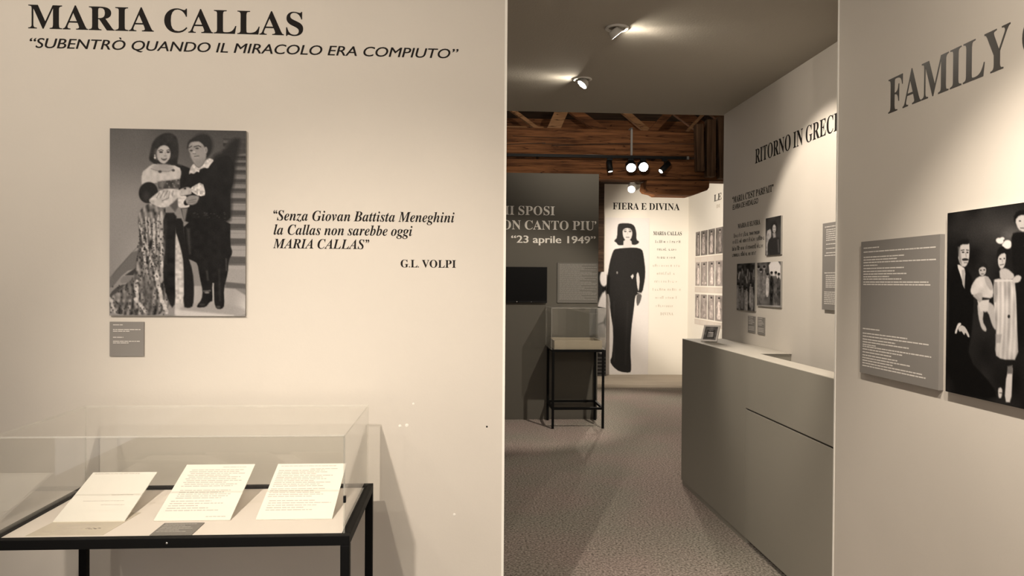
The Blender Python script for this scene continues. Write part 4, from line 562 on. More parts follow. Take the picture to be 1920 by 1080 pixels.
def paint_family(wide=1.95):
    p = Pic(int(150*wide), 300, [(1787, 400), (1920, 381), (1920, 765), (1784, 733)], 40, 5, wide)
    p.a = 34+p.blotch((10, 8), 10)
    p.use(1540, 360, 2.455)
    p.ell(860, 170, 130, 70, 74, 18, .8); p.ell(700, 170, 90, 60, 52, 14, .7); p.ell(900, 200, 40, 30, 110, 8, .6)
    # seated man
    p.poly([(620, 360), (645, 330), (660, 330), (700, 350), (725, 400), (730, 520), (720, 640), (700, 760), (830, 900), (840, 960), (610, 920), (612, 500)], 24, 2)
    p.poly([(650, 270), (660, 225), (700, 215), (708, 240), (706, 310), (690, 342), (668, 336), (655, 300)], 196, 1)
    p.poly([(645, 300), (648, 235), (672, 215), (705, 214), (708, 238), (668, 238), (660, 262), (657, 300)], 30, 1.2)
    p.poly([(655, 250), (664, 250), (672, 330), (660, 320)], 120, 2, .8)
    p.line([(668, 266), (684, 263)], 4, 50, .7); p.line([(692, 264), (704, 265)], 4, 50, .7)
    p.ell(678, 274, 6, 3.5, 44, .7); p.ell(698, 275, 5, 3.5, 44, .7)
    p.line([(690, 276), (693, 296)], 4, 150, .8); p.poly([(672, 304), (690, 300), (704, 305), (702, 312), (676, 313)], 46, .8)
    p.line([(682, 321), (698, 321)], 4, 110, .8)
    p.poly([(650, 332), (662, 330), (690, 350), (684, 440), (674, 400)], 215, 1)
    p.poly([(672, 355), (686, 352), (686, 440), (676, 420)], 170, 1)
    p.poly([(640, 645), (655, 600), (668, 596), (672, 604), (656, 622), (650, 648)], 222, .9)
    p.poly([(655, 622), (672, 606), (692, 618), (712, 660), (704, 666), (690, 640), (686, 656), (672, 634), (664, 640)], 196, .9)
    # child on knee
    p.poly([(735, 345), (745, 322), (775, 318), (790, 335), (792, 365), (780, 380), (745, 375)], 36, 1.5)
    p.poly([(750, 350), (768, 338), (785, 346), (784, 368), (770, 384), (754, 376)], 178, 1)
    p.ell(760, 356, 4, 3, 50, .7); p.ell(776, 354, 4, 3, 50, .7); p.line([(762, 373), (774, 372)], 4, 90, .7)
    p.poly([(720, 420), (745, 385), (790, 380), (810, 410), (820, 450), (815, 485), (770, 480), (720, 470), (712, 450)], 202, 1.2, 1, p.blotch((30, 30), 14))
    p.poly([(775, 382), (800, 390), (820, 440), (806, 450), (785, 420)], 168, 1.2)
    p.poly([(720, 470), (760, 455), (770, 470), (765, 500), (745, 490)], 172, 1.2)
    p.poly([(760, 500), (800, 500), (826, 520), (838, 600), (832, 635), (815, 610), (795, 545), (775, 550)], 182, 1.3)
    p.poly([(745, 505), (770, 500), (775, 545), (770, 590), (790, 625), (785, 640), (765, 625), (750, 570)], 186, 1.3)
    p.poly([(745, 495), (800, 490), (795, 540), (760, 545)], 206, 1.2)
    p.line([(735, 470), (760, 500)], 12, 160, 1)
    # girl in pale dress
    p.poly([(832, 290), (838, 255), (870, 240), (895, 255), (898, 290), (880, 310), (850, 330), (836, 310)], 30, 1.4)
    p.poly([(838, 300), (850, 282), (874, 276), (876, 310), (866, 345), (850, 350), (840, 330)], 196, 1)
    p.ell(850, 304, 5, 3, 50, .7); p.ell(868, 302, 4, 3, 50, .7); p.line([(848, 332), (866, 328)], 4, 84, .7); p.line([(858, 306), (860, 320)], 3, 150, .7)
    for (x, y, a, b, g) in [(846, 222, 18, 13, 20), (882, 238, 20, 20, -30), (866, 240, 9, 8, 0), (858, 212, 10, 7, 0)]: p.ell(x, y, a, b, 232, 1, 1, g)
    p.poly([(845, 350), (880, 345), (920, 380), (905, 400), (850, 400)], 186, 1.2)
    fold = 13*np.sin(p.xx*.75+1.5*np.sin(p.yy*.03))+p.blotch((46, 14), 30)
    p.poly([(820, 400), (850, 392), (905, 396), (925, 420), (930, 600), (940, 770), (860, 768), (828, 745), (835, 640), (822, 520)], 186, 1.2, 1, fold)
    p.poly([(820, 400), (835, 396), (832, 500), (822, 505)], 150, 1.2, .8)
    p.poly([(830, 650), (860, 650), (855, 690), (832, 692)], 150, 1.2, .7)
    p.line([(825, 404), (915, 402)], 8, 214, 1); p.ell(892, 568, 6, 8, 40, .8)
    p.poly([(884, 830), (912, 800), (912, 840), (908, 970), (876, 968)], 214, 1.2); p.poly([(888, 800), (912, 795), (912, 835), (888, 835)], 110, 1.2)
    p.poly([(845, 905), (858, 898), (866, 910), (862, 948), (848, 950)], 214, 1.2); p.line([(852, 925), (864, 925)], 3, 40, .6)
    # woman standing behind, cut by the edge of the view
    p.poly([(905, 120), (925, 85), (985, 80), (1000, 120), (990, 190), (930, 170)], 26, 1.5)
    p.poly([(915, 130), (935, 105), (975, 105), (980, 150), (960, 185), (930, 170)], 190, 1.2)
    p.ell(938, 132, 5, 3, 50, .7); p.ell(964, 132, 5, 3, 50, .7); p.line([(940, 164), (962, 164)], 4, 80, .7)
    p.poly([(900, 190), (930, 180), (1010, 190), (1080, 260), (1090, 620), (940, 640), (920, 420), (900, 270)], 28, 1.4)
    p.poly([(905, 395), (930, 375), (950, 385), (940, 410), (910, 415)], 190, 1)
    p.poly([(1010, 330), (1050, 330), (1055, 390), (1030, 410), (1005, 390)], 176, 1.2); p.poly([(985, 410), (1080, 410), (1100, 700), (980, 690)], 150, 1.5, 1, p.blotch((20, 20), 20))
    return p.grain(2.5)

def paint_lady():
    p = Pic(92, 330, [(1136, 408), (1215, 408), (1215, 702), (1136, 702)], 236, 7)
    p.use(1110, 340, 2.842)
    blk = 46
    p.poly([(135, 230), (150, 222), (200, 222), (222, 235), (232, 270), (232, 310), (246, 318), (244, 328), (226, 338), (205, 335), (160, 340), (138, 340), (128, 325), (118, 320), (120, 312), (132, 300)], 52, .9)
    p.poly([(160, 258), (180, 246), (205, 252), (212, 275), (205, 305), (190, 316), (172, 310), (162, 290)], 222, .8)
    p.ell(174, 266, 7, 3, 60, .6); p.ell(199, 266, 7, 3, 60, .6); p.line([(166, 259), (180, 256)], 2.5, 70, .5); p.line([(192, 256), (206, 259)], 2.5, 70, .5)
    p.line([(186, 268), (187, 283)], 2.5, 186, .6); p.line([(178, 297), (196, 297)], 4, 100, .6)
    p.poly([(166, 310), (205, 308), (212, 350), (150, 358), (165, 345)], 216, .9)
    body = [(112, 370), (125, 358), (225, 350), (262, 360), (270, 390), (280, 470), (278, 520), (265, 595), (240, 600), (228, 612), (222, 680), (210, 780), (205, 900), (212, 1000), (205, 1022), (150, 1015), (118, 990), (100, 960), (112, 930), (118, 800), (100, 690), (95, 610), (78, 598), (85, 500), (95, 430)]
    p.poly(body, blk, .8)
    p.poly([(232, 500), (242, 478), (252, 520), (246, 590), (238, 560)], 214, .7)
    p.poly([(204, 505), (216, 492), (220, 505), (212, 520)], 218, .7); p.ell(134, 486, 4, 7, 140, .7)
    p.poly([(80, 600), (92, 600), (100, 660), (90, 665), (76, 630)], 214, .8); p.poly([(236, 600), (264, 600), (256, 640), (240, 668), (234, 640)], 96, .8)
    p.line([(240, 592), (265, 596)], 4, 210, .6)
    p.line([(120, 640), (118, 800), (124, 960)], 6, 62, 1.5, .5); p.line([(190, 640), (180, 980)], 8, 62, 2, .4)
    return p.grain(1.5)

def paint_portrait():
    p = Pic(44, 96, [(1439, 411), (1467, 405), (1467, 477), (1439, 479)], 62, 9)
    p.a = 58+p.blotch((4, 6), 12); p.use(1360, 340, 6.75)
    p.poly([(540, 640), (600, 600), (606, 700), (560, 935), (540, 935)], 160, 1.5, 1, p.blotch((10, 18), 26))
    p.poly([(560, 760), (620, 690), (720, 720), (720, 935), (560, 935)], 50, 1.5)
    p.ell(640, 590, 40, 80, 42, 1.5); p.ell(640, 605, 22, 52, 168, 1.2); p.ell(632, 595, 5, 4, 60, .7); p.ell(650, 595, 5, 4, 60, .7); p.line([(632, 632), (648, 630)], 6, 90, .7)
    p.poly([(620, 660), (655, 655), (660, 710), (630, 720)], 150, 1.5); p.line([(690, 740), (700, 900)], 14, 110, 2, .7)
    return p.grain(3)
def paint_stage(seed, sky=False):
    if not sky:
        p = Pic(60, 124, [(1385, 495), (1418, 494), (1418, 586), (1385, 582)], 70, seed)
        p.a = 66+p.blotch((9, 16), 46); p.use(1280, 340, 3.6)
        for i in range(7):
            x = 384+i*16+p.rng.randn()*3; y = 720+p.rng.randn()*14
            p.poly([(x-7, y), (x+6, y), (x+9, y+60), (x+7, y+150), (x-8, y+150), (x-9, y+60)], 170+p.rng.randn()*22, 1, .9, p.blotch((20, 30), 30)); p.ell(x, y-10, 5, 9, 150, .8); p.ell(x, y-16, 6, 6, 30, .8)
        for i in range(9):
            x = 385+i*13; y = 590+p.rng.rand()*60
            p.line([(x, y), (x+p.rng.randn()*14, y+50)], 8, 140+p.rng.randn()*30, 1, .8)
        return p.grain(4)
    p = Pic(80, 116, [(1423, 493), (1467, 491), (1467, 577), (1423, 573)], 84, seed)
    p.a = 84+p.blotch((8, 10), 34); p.use(1280, 340, 3.6)
    p.poly([(590, 548), (672, 540), (672, 690), (640, 640), (600, 640)], 222, 1.5)
    for (x, y, v, h) in [(540, 620, 110, 200), (562, 600, 120, 190), (585, 650, 190, 130), (612, 640, 44, 190), (640, 640, 90, 190), (660, 650, 70, 190), (524, 600, 130, 180)]:
        p.poly([(x-9, y), (x+9, y), (x+12, y+h*.5), (x+8, y+h), (x-9, y+h), (x-12, y+h*.5)], v, 1, 1, p.blotch((16, 24), 22)); p.ell(x, y-14, 8, 13, 150, .9); p.ell(x, y-22, 9, 9, 38, .9)
    p.poly([(515, 835), (672, 840), (672, 850), (515, 845)], 170, 2)
    return p.grain(4)
def paint_costume(row, col):
    p = Pic(24, 60, [(0, 0), (24, 0), (24, 60), (0, 60)], 104, 20+row*4+col)
    p.a = (112 if row == 0 else 146)+p.blotch((3, 6), 22)
    c = 12+p.rng.randn()*1.5; w = [6.5, 5, 5.5][row]
    v = [[150, 165, 190, 140], [225, 170, 215, 205], [200, 165, 180, 225]][row][col]
    if row == 1 and col == 1: p.ell(13, 53, 8, 3, 210, .8)
    p.poly([(c-2.5, 14), (c+2.5, 14), (c+w*.6, 24), (c+w*.5, 30), (c+w*1.3, 56), (c-w*1.3, 56), (c-w*.5, 30), (c-w*.6, 24)], v, .8, 1, p.blotch((8, 16), 26))
    p.line([(c-w*.5, 17), (c-w*1.2, 30)], 2, v-20, .7); p.line([(c+w*.5, 17), (c+w*1.2, 30)], 2, v-20, .7)
    p.ell(c, 9, 2.4, 3.4, 190, .7); p.ell(c, 6.5, 3, 2.4, 40, .7)
    if row == 0: p.line([(c-8, 4), (c-5, 56)], 2, 70, 1, .6); p.line([(c+8, 4), (c+6, 56)], 2, 76, 1, .8)
    return p.grain(5)
def paint_desk_photo():
    p = Pic(40, 56, [(0, 0), (40, 0), (40, 56), (0, 56)], 110, 41)
    p.a = 100+p.blotch((4, 6), 26)
    p.poly([(8, 12), (32, 12), (34, 50), (6, 50)], 62, 1.5); p.poly([(13, 14), (27, 14), (28, 44), (12, 44)], 140, 1.5, 1, p.blotch((7, 9), 34))
    for x in (15, 21, 26): p.ell(x, 22, 2.6, 3.6, 176, .8); p.ell(x, 19, 3, 2.4, 40, .8); p.poly([(x-3, 26), (x+3, 26), (x+4, 42), (x-4, 42)], 70+x*3, .8)
    return p.grain(4)
def paint_sliver():
    p = Pic(30, 150, [(0, 0), (30, 0), (30, 150), (0, 150)], 30, 43)
    p.a = 34+p.blotch((3, 8), 12)
    p.ell(25, 9, 8, 12, 225, 1.2); p.ell(14, 30, 9, 13, 44, 1.2); p.poly([(20, 32), (30, 26), (30, 70), (6, 78), (10, 56)], 222, 1.4)
    p.poly([(6, 78), (30, 72), (30, 110), (18, 120), (8, 100)], 190, 2, 1, p.blotch((5, 12), 24)); p.poly([(4, 84), (14, 82), (14, 90), (4, 92)], 240, 1)
    for y in range(124, 150, 5): p.line([(0, y), (30, y)], 1.6, 90, .7)
    return p.grain(3)
# ---------------------------------------------------------------- the rooms
def struct(mb, name, m, label=None, parent=None, bevel=0):
    v = [sum(p[i] for p in mb.v)/len(mb.v) for i in range(3)]
    v[2] = min(p[2] for p in mb.v)
    o = mb.make(name, m, org=tuple(v), parent=parent, bevel=bevel)
    if parent is None: o['kind'] = 'structure'
    if label: o['label'] = label
    return o
CEIL = 2.86
struct(MB().box(-3.2, 4.2, -4.5, 10.80, -.12, 0), 'floor', M['carpet'])
struct(MB().box(-3.2, 4.2, 10.80, 12.6, -.12, .004), 'floor_boards', M['boards'])
struct(MB().box(-3.2, 2.35, -1.6, 5.735, CEIL, 3.02), 'ceiling', M['ceiling'])
wl = struct(MB().box(-3.05, .147, 2.73, 2.85, 0, CEIL), 'wall_left', M['wall'])
struct(MB().box(.139, .1478, 2.7275, 2.73, 0, CEIL), 'trim_1', M['white'])
struct(MB().box(-3.2, -3.05, -1.6, 12.6, 0, CEIL), 'wall_outer', M['wall'])
struct(MB().box(1.673, 2.35, -1.6, 3.28, 0, CEIL), 'wall_right', M['wall'])
struct(MB().box(1.6705, 1.673, 3.270, 3.2805, 0, CEIL), 'trim_2', M['white'])
struct(MB().box(2.0, 2.12, 3.28, 5.70, 0, CEIL), 'wall_niche', M['wall'])
struct(MB().box(-3.05, 1.5, 8.36, 8.48, 0, 2.77), 'wall_partition', M['dark_wall'])
struct(MB().box(2.30, 3.9, 12.35, 12.5, .004, 3.19), 'wall_far', M['far_wall'])
struct(MB().box(-3.05, 2.18, 12.42, 12.5, .004, 3.19), 'wall_back', M['wood_dark'])
struct(MB().box(3.74, 3.9, 5.70, 12.35, .0, 3.29), 'wall_side', M['far_wall'])
struct(MB().box(2.12, 3.9, 5.60, 5.70, 0, 4.7), 'wall_return', M['wall'])
struct(MB().box(2.175, 2.30, 12.30, 12.42, .004, 3.19), 'trim_3', M['wood_dark'])
struct(MB().box(-3.05, 3.74, 12.27, 12.40, 3.19, 3.27), 'trim_4', M['wood_dark'])
struct(MB().box(-3.2, 3.9, 12.40, 12.6, 3.27, 4.8), 'wall_gable', M['wood_dark'])
struct(MB().box(3.74, 3.9, 5.70, 12.40, 3.29, 4.8), 'wall_eave', M['wood_dark'])
struct(MB().box(-3.2, 2.12, 5.70, 5.735, 3.02, 4.8), 'wall_fascia', M['ceiling'])
# roof: boards on rafters, rising towards the viewer
struct(MB().slab((-3.2, 12.6, 3.95), (7.1, 0, 0), (0, -7.0, 1.5), (0, 0, .06)), 'roof_deck', M['wood_dark'])
# small pale spots and a nail hole on the left wall
for i, (x, z, r) in enumerate([(-.233, 1.022, .007), (-.208, 1.024, .008), (-.185, 1.103, .005), (-.034, .697, .006)]):
    struct(MB().lathe((x, 2.7305, z), (0, -1, 0), [(.0001, 0), (r, 0), (r*.7, .0009), (.0001, .0012)], 14), 'pale_spot', M['pale_mark'], parent=wl)
struct(MB().lathe((.083, 2.7305, 1.018), (0, -1, 0), [(.0001, 0), (.004, 0), (.003, .001), (.0001, .001)], 10), 'nail_hole', M['black'], parent=wl)

# ---------------------------------------------------------------- recessed ceiling spots
def downlight(label, xy, aim, watts, angle, blend, k):
    x, y = xy; t = thing('ceiling_spotlight', (x, y, CEIL), label, 'ceiling light', 'recessed ceiling spots')
    MB().lathe((x, y, CEIL+.001), (0, 0, -1), [(.060, 0), (.062, .006), (.056, .010), (.046, .009), (.044, .0), (.043, -.001)], 32).make('trim_ring', M['lamp_white'], parent=t)
    h = Vector((aim[0]-x, aim[1]-y, 0)).normalized(); n = (h*math.cos(R(50))+Vector((0, 0, -1))*math.sin(R(50))).normalized()
    c = Vector((x, y, CEIL-.036))
    can = MB().lathe(c, n, [(.0001, -.034), (.022, -.034), (.031, -.026), (.036, -.004), (.0365, .003), (.033, .003), (.0325, -.004)], 28).make('lamp_can', M['lamp_white'], parent=t)
    MB().lathe(c, n, [(.0001, .001), (.031, .001), (.032, -.002)], 24).make('lens', glow('lens_glow', k), parent=t)
    MB().rod(c-n*.02, (x, y, CEIL-.001), .006).make('pivot', M['lamp_grey'], parent=t)
    spot('beam', tuple(c+n*.02), aim, watts, angle, blend, .03, parent=t)
    if k > 300: spot('beam_edge', tuple(c+n*.012), tuple(c+n*.012+h*3+Vector((0, 0, .05))), 9, 64, 1.0, .03, parent=t)     # the rim of the beam that grazes the ceiling
for d in DOWNLIGHTS: downlight(*d)

# ---------------------------------------------------------------- wall lettering
lettering('title_lettering', 'big black serif title lettering high on the left wall', LEFT, [(serif_mesh('MARIA CALLAS', 'B', 4), -1.536, -.586, 2.427, .083)], M['vinyl'])
lettering('subtitle_lettering', 'black slanted sans capitals under the big title on the left wall', LEFT, [(sans_mesh('“SUBENTRÒ QUANDO IL MIRACOLO ERA COMPIUTO”', .009, .22), -1.531, -.029, 2.3595, .035)], M['vinyl'])
lettering('quotation_lettering', 'three-line italic black quotation right of the couple picture', LEFT,
          [(serif_mesh('“Senza Giovan Battista Meneghini', 'I', 4), -.688, -.040, 1.764, .036), (serif_mesh('la Callas non sarebbe oggi', 'I', 4), -.687, -.192, 1.713, .036), (serif_mesh('MARIA CALLAS”', 'I', 4), -.689, -.347, 1.664, .034)], M['vinyl'])
lettering('attribution_lettering', 'short upright black line of capitals below the italic quotation', LEFT, [(serif_mesh('G.L. VOLPI', 'B', 4), -.234, -.034, 1.599, .0275)], M['vinyl'])
lettering('title_lettering', 'large black serif title on the right wall, running out of the picture', FAM, [(serif_mesh('FAMILY', 'B', 2), -2.872, -2.208, 2.2265, .134), (serif_mesh('CALLAS', 'B', 2), -2.158, -1.46, 2.2265, .134)], M['vinyl_satin'])
lettering('title_lettering', 'black serif title on the niche wall above the desk', RIT, [(serif_mesh('RITORNO IN GRECIA', 'B', 2), -5.062, -3.834, 2.378, .097)], M['vinyl'])
lettering('heading_lettering', 'two-line black heading at the upper left of the niche wall', RIT,
          [(serif_mesh('“MARIA C’EST PARFAIT”', 'B', 4), -5.500, -4.750, 2.150, .046), (sans_mesh('ELVIRA DE HIDALGO', .012, .12), -5.492, -5.005, 2.099, .038)], M['vinyl'])
lettering('name_lettering', 'small serif name line above the four-line paragraph on the niche wall', RIT, [(serif_mesh('MARIA E ELVIRA', 'B', 6), -5.380, -4.966, 1.952, .033)], M['vinyl'])
rng = random.Random(4)
t = thing('paragraph_lettering', tuple(RIT.at(-5.2, 1.747)), 'four lines of small dark text left of the portrait on the niche wall', 'lettering')
for (a, b, z) in [(-5.462, -4.948, 1.888), (-5.485, -4.884, 1.844), (-5.494, -4.900, 1.792), (-5.492, -5.018, 1.747)]:
    mb = MB(); letter_marks(mb, lambda u, v: RIT.at(u, v), RIT.d, Vector((0, 0, 1)), a, z, b, .032, rng, RIT.n, spaced=.95, word=(3, 9)); mb.make('text_line', M['vinyl'], parent=t)
lettering('title_lettering', 'two lines of white serif capitals on the charcoal partition', DARK, [(serif_mesh('MI SPOSI', 'B', 2), .36, 1.002, 2.300, .098), (serif_mesh('NON CANTO PIU’', 'B', 2), .30, 1.474, 2.137, .100)], M['vinyl_white'])
lettering('date_lettering', 'white sans date line under the white capitals on the charcoal partition', DARK, [(sans_mesh('“23 aprile 1949”', .022), .512, 1.468, 1.987, .082)], M['vinyl_white'])
lettering('title_lettering', 'black serif title at the top of the bright far wall', FAR, [(serif_mesh('FIERA E DIVINA', 'B', 3), 2.453, 3.588, 2.768, .112)], M['vinyl'])
t = thing('word_list', tuple(FAR.at(3.4, 1.0)), 'fading list of centred words right of the life-size woman', 'lettering')
write(MB(), FAR, serif_mesh('MARIA CALLAS', 'B', 8), 3.143, 3.628, 2.346, .062).make('text_line', M['vinyl'], parent=t)
rng = random.Random(8)
for i, (a, b, z, m) in enumerate([(3.18, 3.61, 2.218, 'vinyl'), (3.21, 3.54, 2.090, 'vinyl_brown'), (3.21, 3.53, 1.955, 'vinyl_brown'), (3.14, 3.60, 1.818, 'vinyl_grey'), (3.21, 3.54, 1.685, 'vinyl_grey'), (3.17, 3.56, 1.552, 'vinyl_grey'), (3.14, 3.64, 1.416, 'vinyl_grey'), (3.19, 3.56, 1.280, 'vinyl_grey'), (3.20, 3.54, 1.142, 'vinyl_grey')]):
    mb = MB(); letter_marks(mb, lambda u, v: FAR.at(u, v), FAR.d, Vector((0, 0, 1)), a, z, b, .044, rng, FAR.n, spaced=1.25, word=(4, 9)); mb.make('text_line', M[m], parent=t)
write(MB(), FAR, serif_mesh('DIVINA', 'B', 90), 3.274, 3.492, 1.004, .046).make('text_line', M['vinyl_grey'], parent=t)
lettering('heading_lettering', 'heading above the rows of costume photos, cut off by the niche wall', SIDE, [(serif_mesh('LE SUE', 'B', 2), -11.06, -10.15, 2.776, .100, 0), (serif_mesh('DI', 'B', 2), -10.95, -10.80, 2.668, .05, 1)], [M['vinyl'], M['vinyl_grey']])

# ---------------------------------------------------------------- prints and panels on the walls
def print_board(name, label, cat, pic, wall, u0, u1, z0, z1, th, group=None, tint=(1, .955, .93), gain=.95, part_of=None, frame=None, edge='board_edge'):
    """a photo print on a board: front face carries the printed tones, the board has real thickness"""
    w, h = pic.w, pic.h
    at = frame or (lambda u, v, n: wall.at(u0+(u1-u0)*u, z1+(z0-z1)*v, n))
    org = at(.5, 1, 0) if part_of is None else ORG[part_of.name]
    vs = [at(i/(w-1), j/(h-1), th)-org for j in range(h) for i in range(w)]
    fs = [(j*w+i, (j+1)*w+i, (j+1)*w+i+1, j*w+i+1) for j in range(h-1) for i in range(w-1)]
    nb = len(vs); e = .0006
    for n in (0, th-.0003):
        vs += [at(u, v, n)-org for u, v in ((0, 0), (1, 0), (1, 1), (0, 1))]
    a, b = nb, nb+4
    fb = [(a, a+1, a+2, a+3), (b, b+3, b+2, b+1)]+[(a+k, b+k, b+(k+1) % 4, a+(k+1) % 4) for k in range(4)]
    me = bpy.data.meshes.new(name); me.from_pydata(vs, [], fs+fb)
    me.materials.append(M['prnt']); me.materials.append(M[edge])
    me.polygons.foreach_set('material_index', [0]*len(fs)+[1]*len(fb)); me.update()
    lin = (pic.a.reshape(-1)/255.0)**2.2*gain
    col = np.ones((len(vs), 4), np.float32); col[:nb, 0] = lin*tint[0]; col[:nb, 1] = lin*tint[1]; col[:nb, 2] = lin*tint[2]; col[nb:, :3] = .2
    ca = me.color_attributes.new('tone', 'FLOAT_COLOR', 'POINT'); ca.data.foreach_set('color', col.ravel())
    o = bpy.data.objects.new(name, me); link(o, org, part_of)
    return o if part_of else tag(o, label, cat, group)
def text_panel(name, label, wall, u0, u1, z0, z1, th, lines, seed, m='panel', ink='panel_ink', group=None, h=.010, cat='text panel'):
    """grey board with small unreadable lines; lines: (height from the top 0..1, start, length)"""
    u = (u0+u1)/2; t = thing(name, tuple(wall.at(u, z0)), label, cat, group)
    MB().slab(wall.at(u0, z0, 0), wall.d*(u1-u0), Vector((0, 0, z1-z0)), wall.n*th).make('board', M[m], parent=t)
    rng = random.Random(seed); mb = MB(); W = u1-u0; H = z1-z0
    for (v, s, l) in lines:
        word_bars(mb, lambda a, b: wall.at(u0+a, z1-b, th-.0001), wall.d, Vector((0, 0, 1)), W*s, H*v, W*(s+l), h, rng, wall.n)
    mb.make('printed_text', M[ink], parent=t)
    return t
print_board('photo_print', 'tall black-and-white photo print of a costumed couple on the left wall', 'picture', paint_couple(), LEFT, -1.252, -.782, 1.420, 2.080, .012, gain=.80)
text_panel('caption_board', 'small square grey caption under the couple picture', LEFT, -1.254, -1.136, 1.276, 1.398, .006,
           [(.10, .10, .28), (.235, .10, .8), (.285, .10, .5), (.46, .10, .3), (.575, .10, .78), (.625, .10, .45)], 2, h=.0042, cat='caption')
print_board('photo_print', 'large dark family photo print at the right edge of the picture', 'picture', paint_family(), FAM, -2.469, -1.822, 1.183, 1.7955, .020, gain=.75)
L1 = [(.055, .04, .22), (.085, .04, .92), (.125, .04, .55), (.145, .04, .46), (.165, .04, .92), (.187, .04, .20), (.21, .04, .55), (.232, .04, .44), (.252, .04, .58), (.272, .04, .36), (.29, .04, .52), (.312, .04, .84), (.33, .04, .86),
      (.665, .04, .24), (.70, .04, .60), (.722, .04, .85), (.745, .04, .45), (.765, .04, .62), (.785, .04, .2), (.80, .04, .88), (.82, .04, .54), (.842, .04, .40), (.865, .04, .48), (.885, .04, .64), (.905, .04, .42), (.925, .04, .78), (.945, .04, .82)]
text_panel('text_panel', 'grey text board left of the dark family photo on the right wall', FAM, -3.032, -2.511, 1.180, 1.7265, .018, L1, 5, h=.0075)
print_board('photo_print', 'small narrow portrait print, upper right of the three on the niche wall', 'picture', paint_portrait(), RIT, -4.843, -4.604, 1.734, 1.980, .012)
print_board('photo_print', 'dark crowded stage photo, left of the lower pair on the niche wall', 'picture', paint_stage(11), RIT, -5.359, -5.019, 1.356, 1.691, .012)
print_board('photo_print', 'group photo with bright sky, right of the lower pair on the niche wall', 'picture', paint_stage(12, True), RIT, -4.980, -4.598, 1.397, 1.690, .012)
L2 = [(.08, .1, .6)]+[(.2+.09*k, .1, .55+.25*((k*7) % 3)/2) for k in range(4)]+[(.66+.09*k, .1, .8) for k in range(3)]
text_panel('caption_board', 'left one of two small grey captions low on the niche wall', RIT, -5.153, -5.024, 1.206, 1.321, .006, L2, 6, h=.006, group='captions under the niche photos', cat='caption')
text_panel('caption_board', 'right one of two small grey captions low on the niche wall', RIT, -4.980, -4.860, 1.204, 1.321, .006, L2, 7, h=.006, group='captions under the niche photos', cat='caption')
L3 = [(.05, .06, .5)]+[(.085+.024*k, .1, .8) for k in range(6)]+[(.25+.05*k, .1, .82) for k in range(3)]+[(.38, .06, .8)]+[(.58, .06, .5)]+[(.61+.022*k, .1, .8) for k in range(7)]+[(.80+.022*k, .06, .84) for k in range(7)]
text_panel('text_panel', 'tall grey text board on the niche wall, cut off by the nearer wall', RIT, -4.037, -3.62, 1.407, 1.884, .018, L3, 8, h=.0075)
L4 = [(.05+.031*k, .05+.0*k, [.9, .55, .93, .62, .9, .5, .8, .93][k % 8]) for k in range(29)]
text_panel('text_panel', 'muted grey text board on the charcoal partition beside the screen', DARK, 1.035, 1.493, 1.316, 1.764, .015, L4, 9, 'panel_dark', 'ink_dark', h=.009)
print_board('photo_print', 'life-size print of a woman in a long black dress on the far wall', 'picture', paint_lady(), FAR, 2.338, 3.073, .012, 2.629, .004, gain=.80, tint=(1, .96, .93))
# costume photos, three rows of four, and their caption strips
cols = [(-11.93, -11.69), (-11.665, -11.33), (-11.305, -10.99), (-10.965, -10.64)]
rows = [(1.985, 2.372, 'top'), (1.505, 1.884, 'middle'), (.988, 1.368, 'bottom')]
ordn = ['first from the left', 'second from the left', 'third from the left', 'fourth from the left']
for r, (z0, z1, rn) in enumerate(rows):
    for c, (u0, u1) in enumerate(cols):
        print_board('costume_photo', f'narrow costume photo, {ordn[c]} in the {rn} row on the lit side wall', 'picture', paint_costume(r, c), SIDE, u0, u1, z0, z1, .004, 'costume photos on the side wall', edge='white', gain=.9, tint=(1, .88, .82))
    t = thing('caption_strip', tuple(SIDE.at(-11.3, z0-.105)), f'pale caption strip under the {rn} row of costume photos', 'caption', 'caption strips on the side wall')
    MB().slab(SIDE.at(-11.95, z0-.105), SIDE.d*1.30, Vector((0, 0, .085)), SIDE.n*.005).make('board', mat('pale_strip', (.56, .50, .44), .7), parent=t)
    mb = MB(); rr = random.Random(30+r)
    for (u0, u1) in cols:
        for k in range(3): word_bars(mb, lambda a, b: SIDE.at(a, b, .0049), SIDE.d, Vector((0, 0, 1)), u0+.02, z0-.05-k*.018, u1-.03, .012, rr, SIDE.n)
    mb.make('printed_text', M['panel_ink'], parent=t)
print_board('photo_print', 'edge of a tall dark print half hidden behind the charcoal partition', 'picture', paint_sliver(), Wall((0, 12.16, 0), (1, 0, 0), (0, -1, 0)), 2.06, 2.318, .012, 1.72, .02, gain=.8)

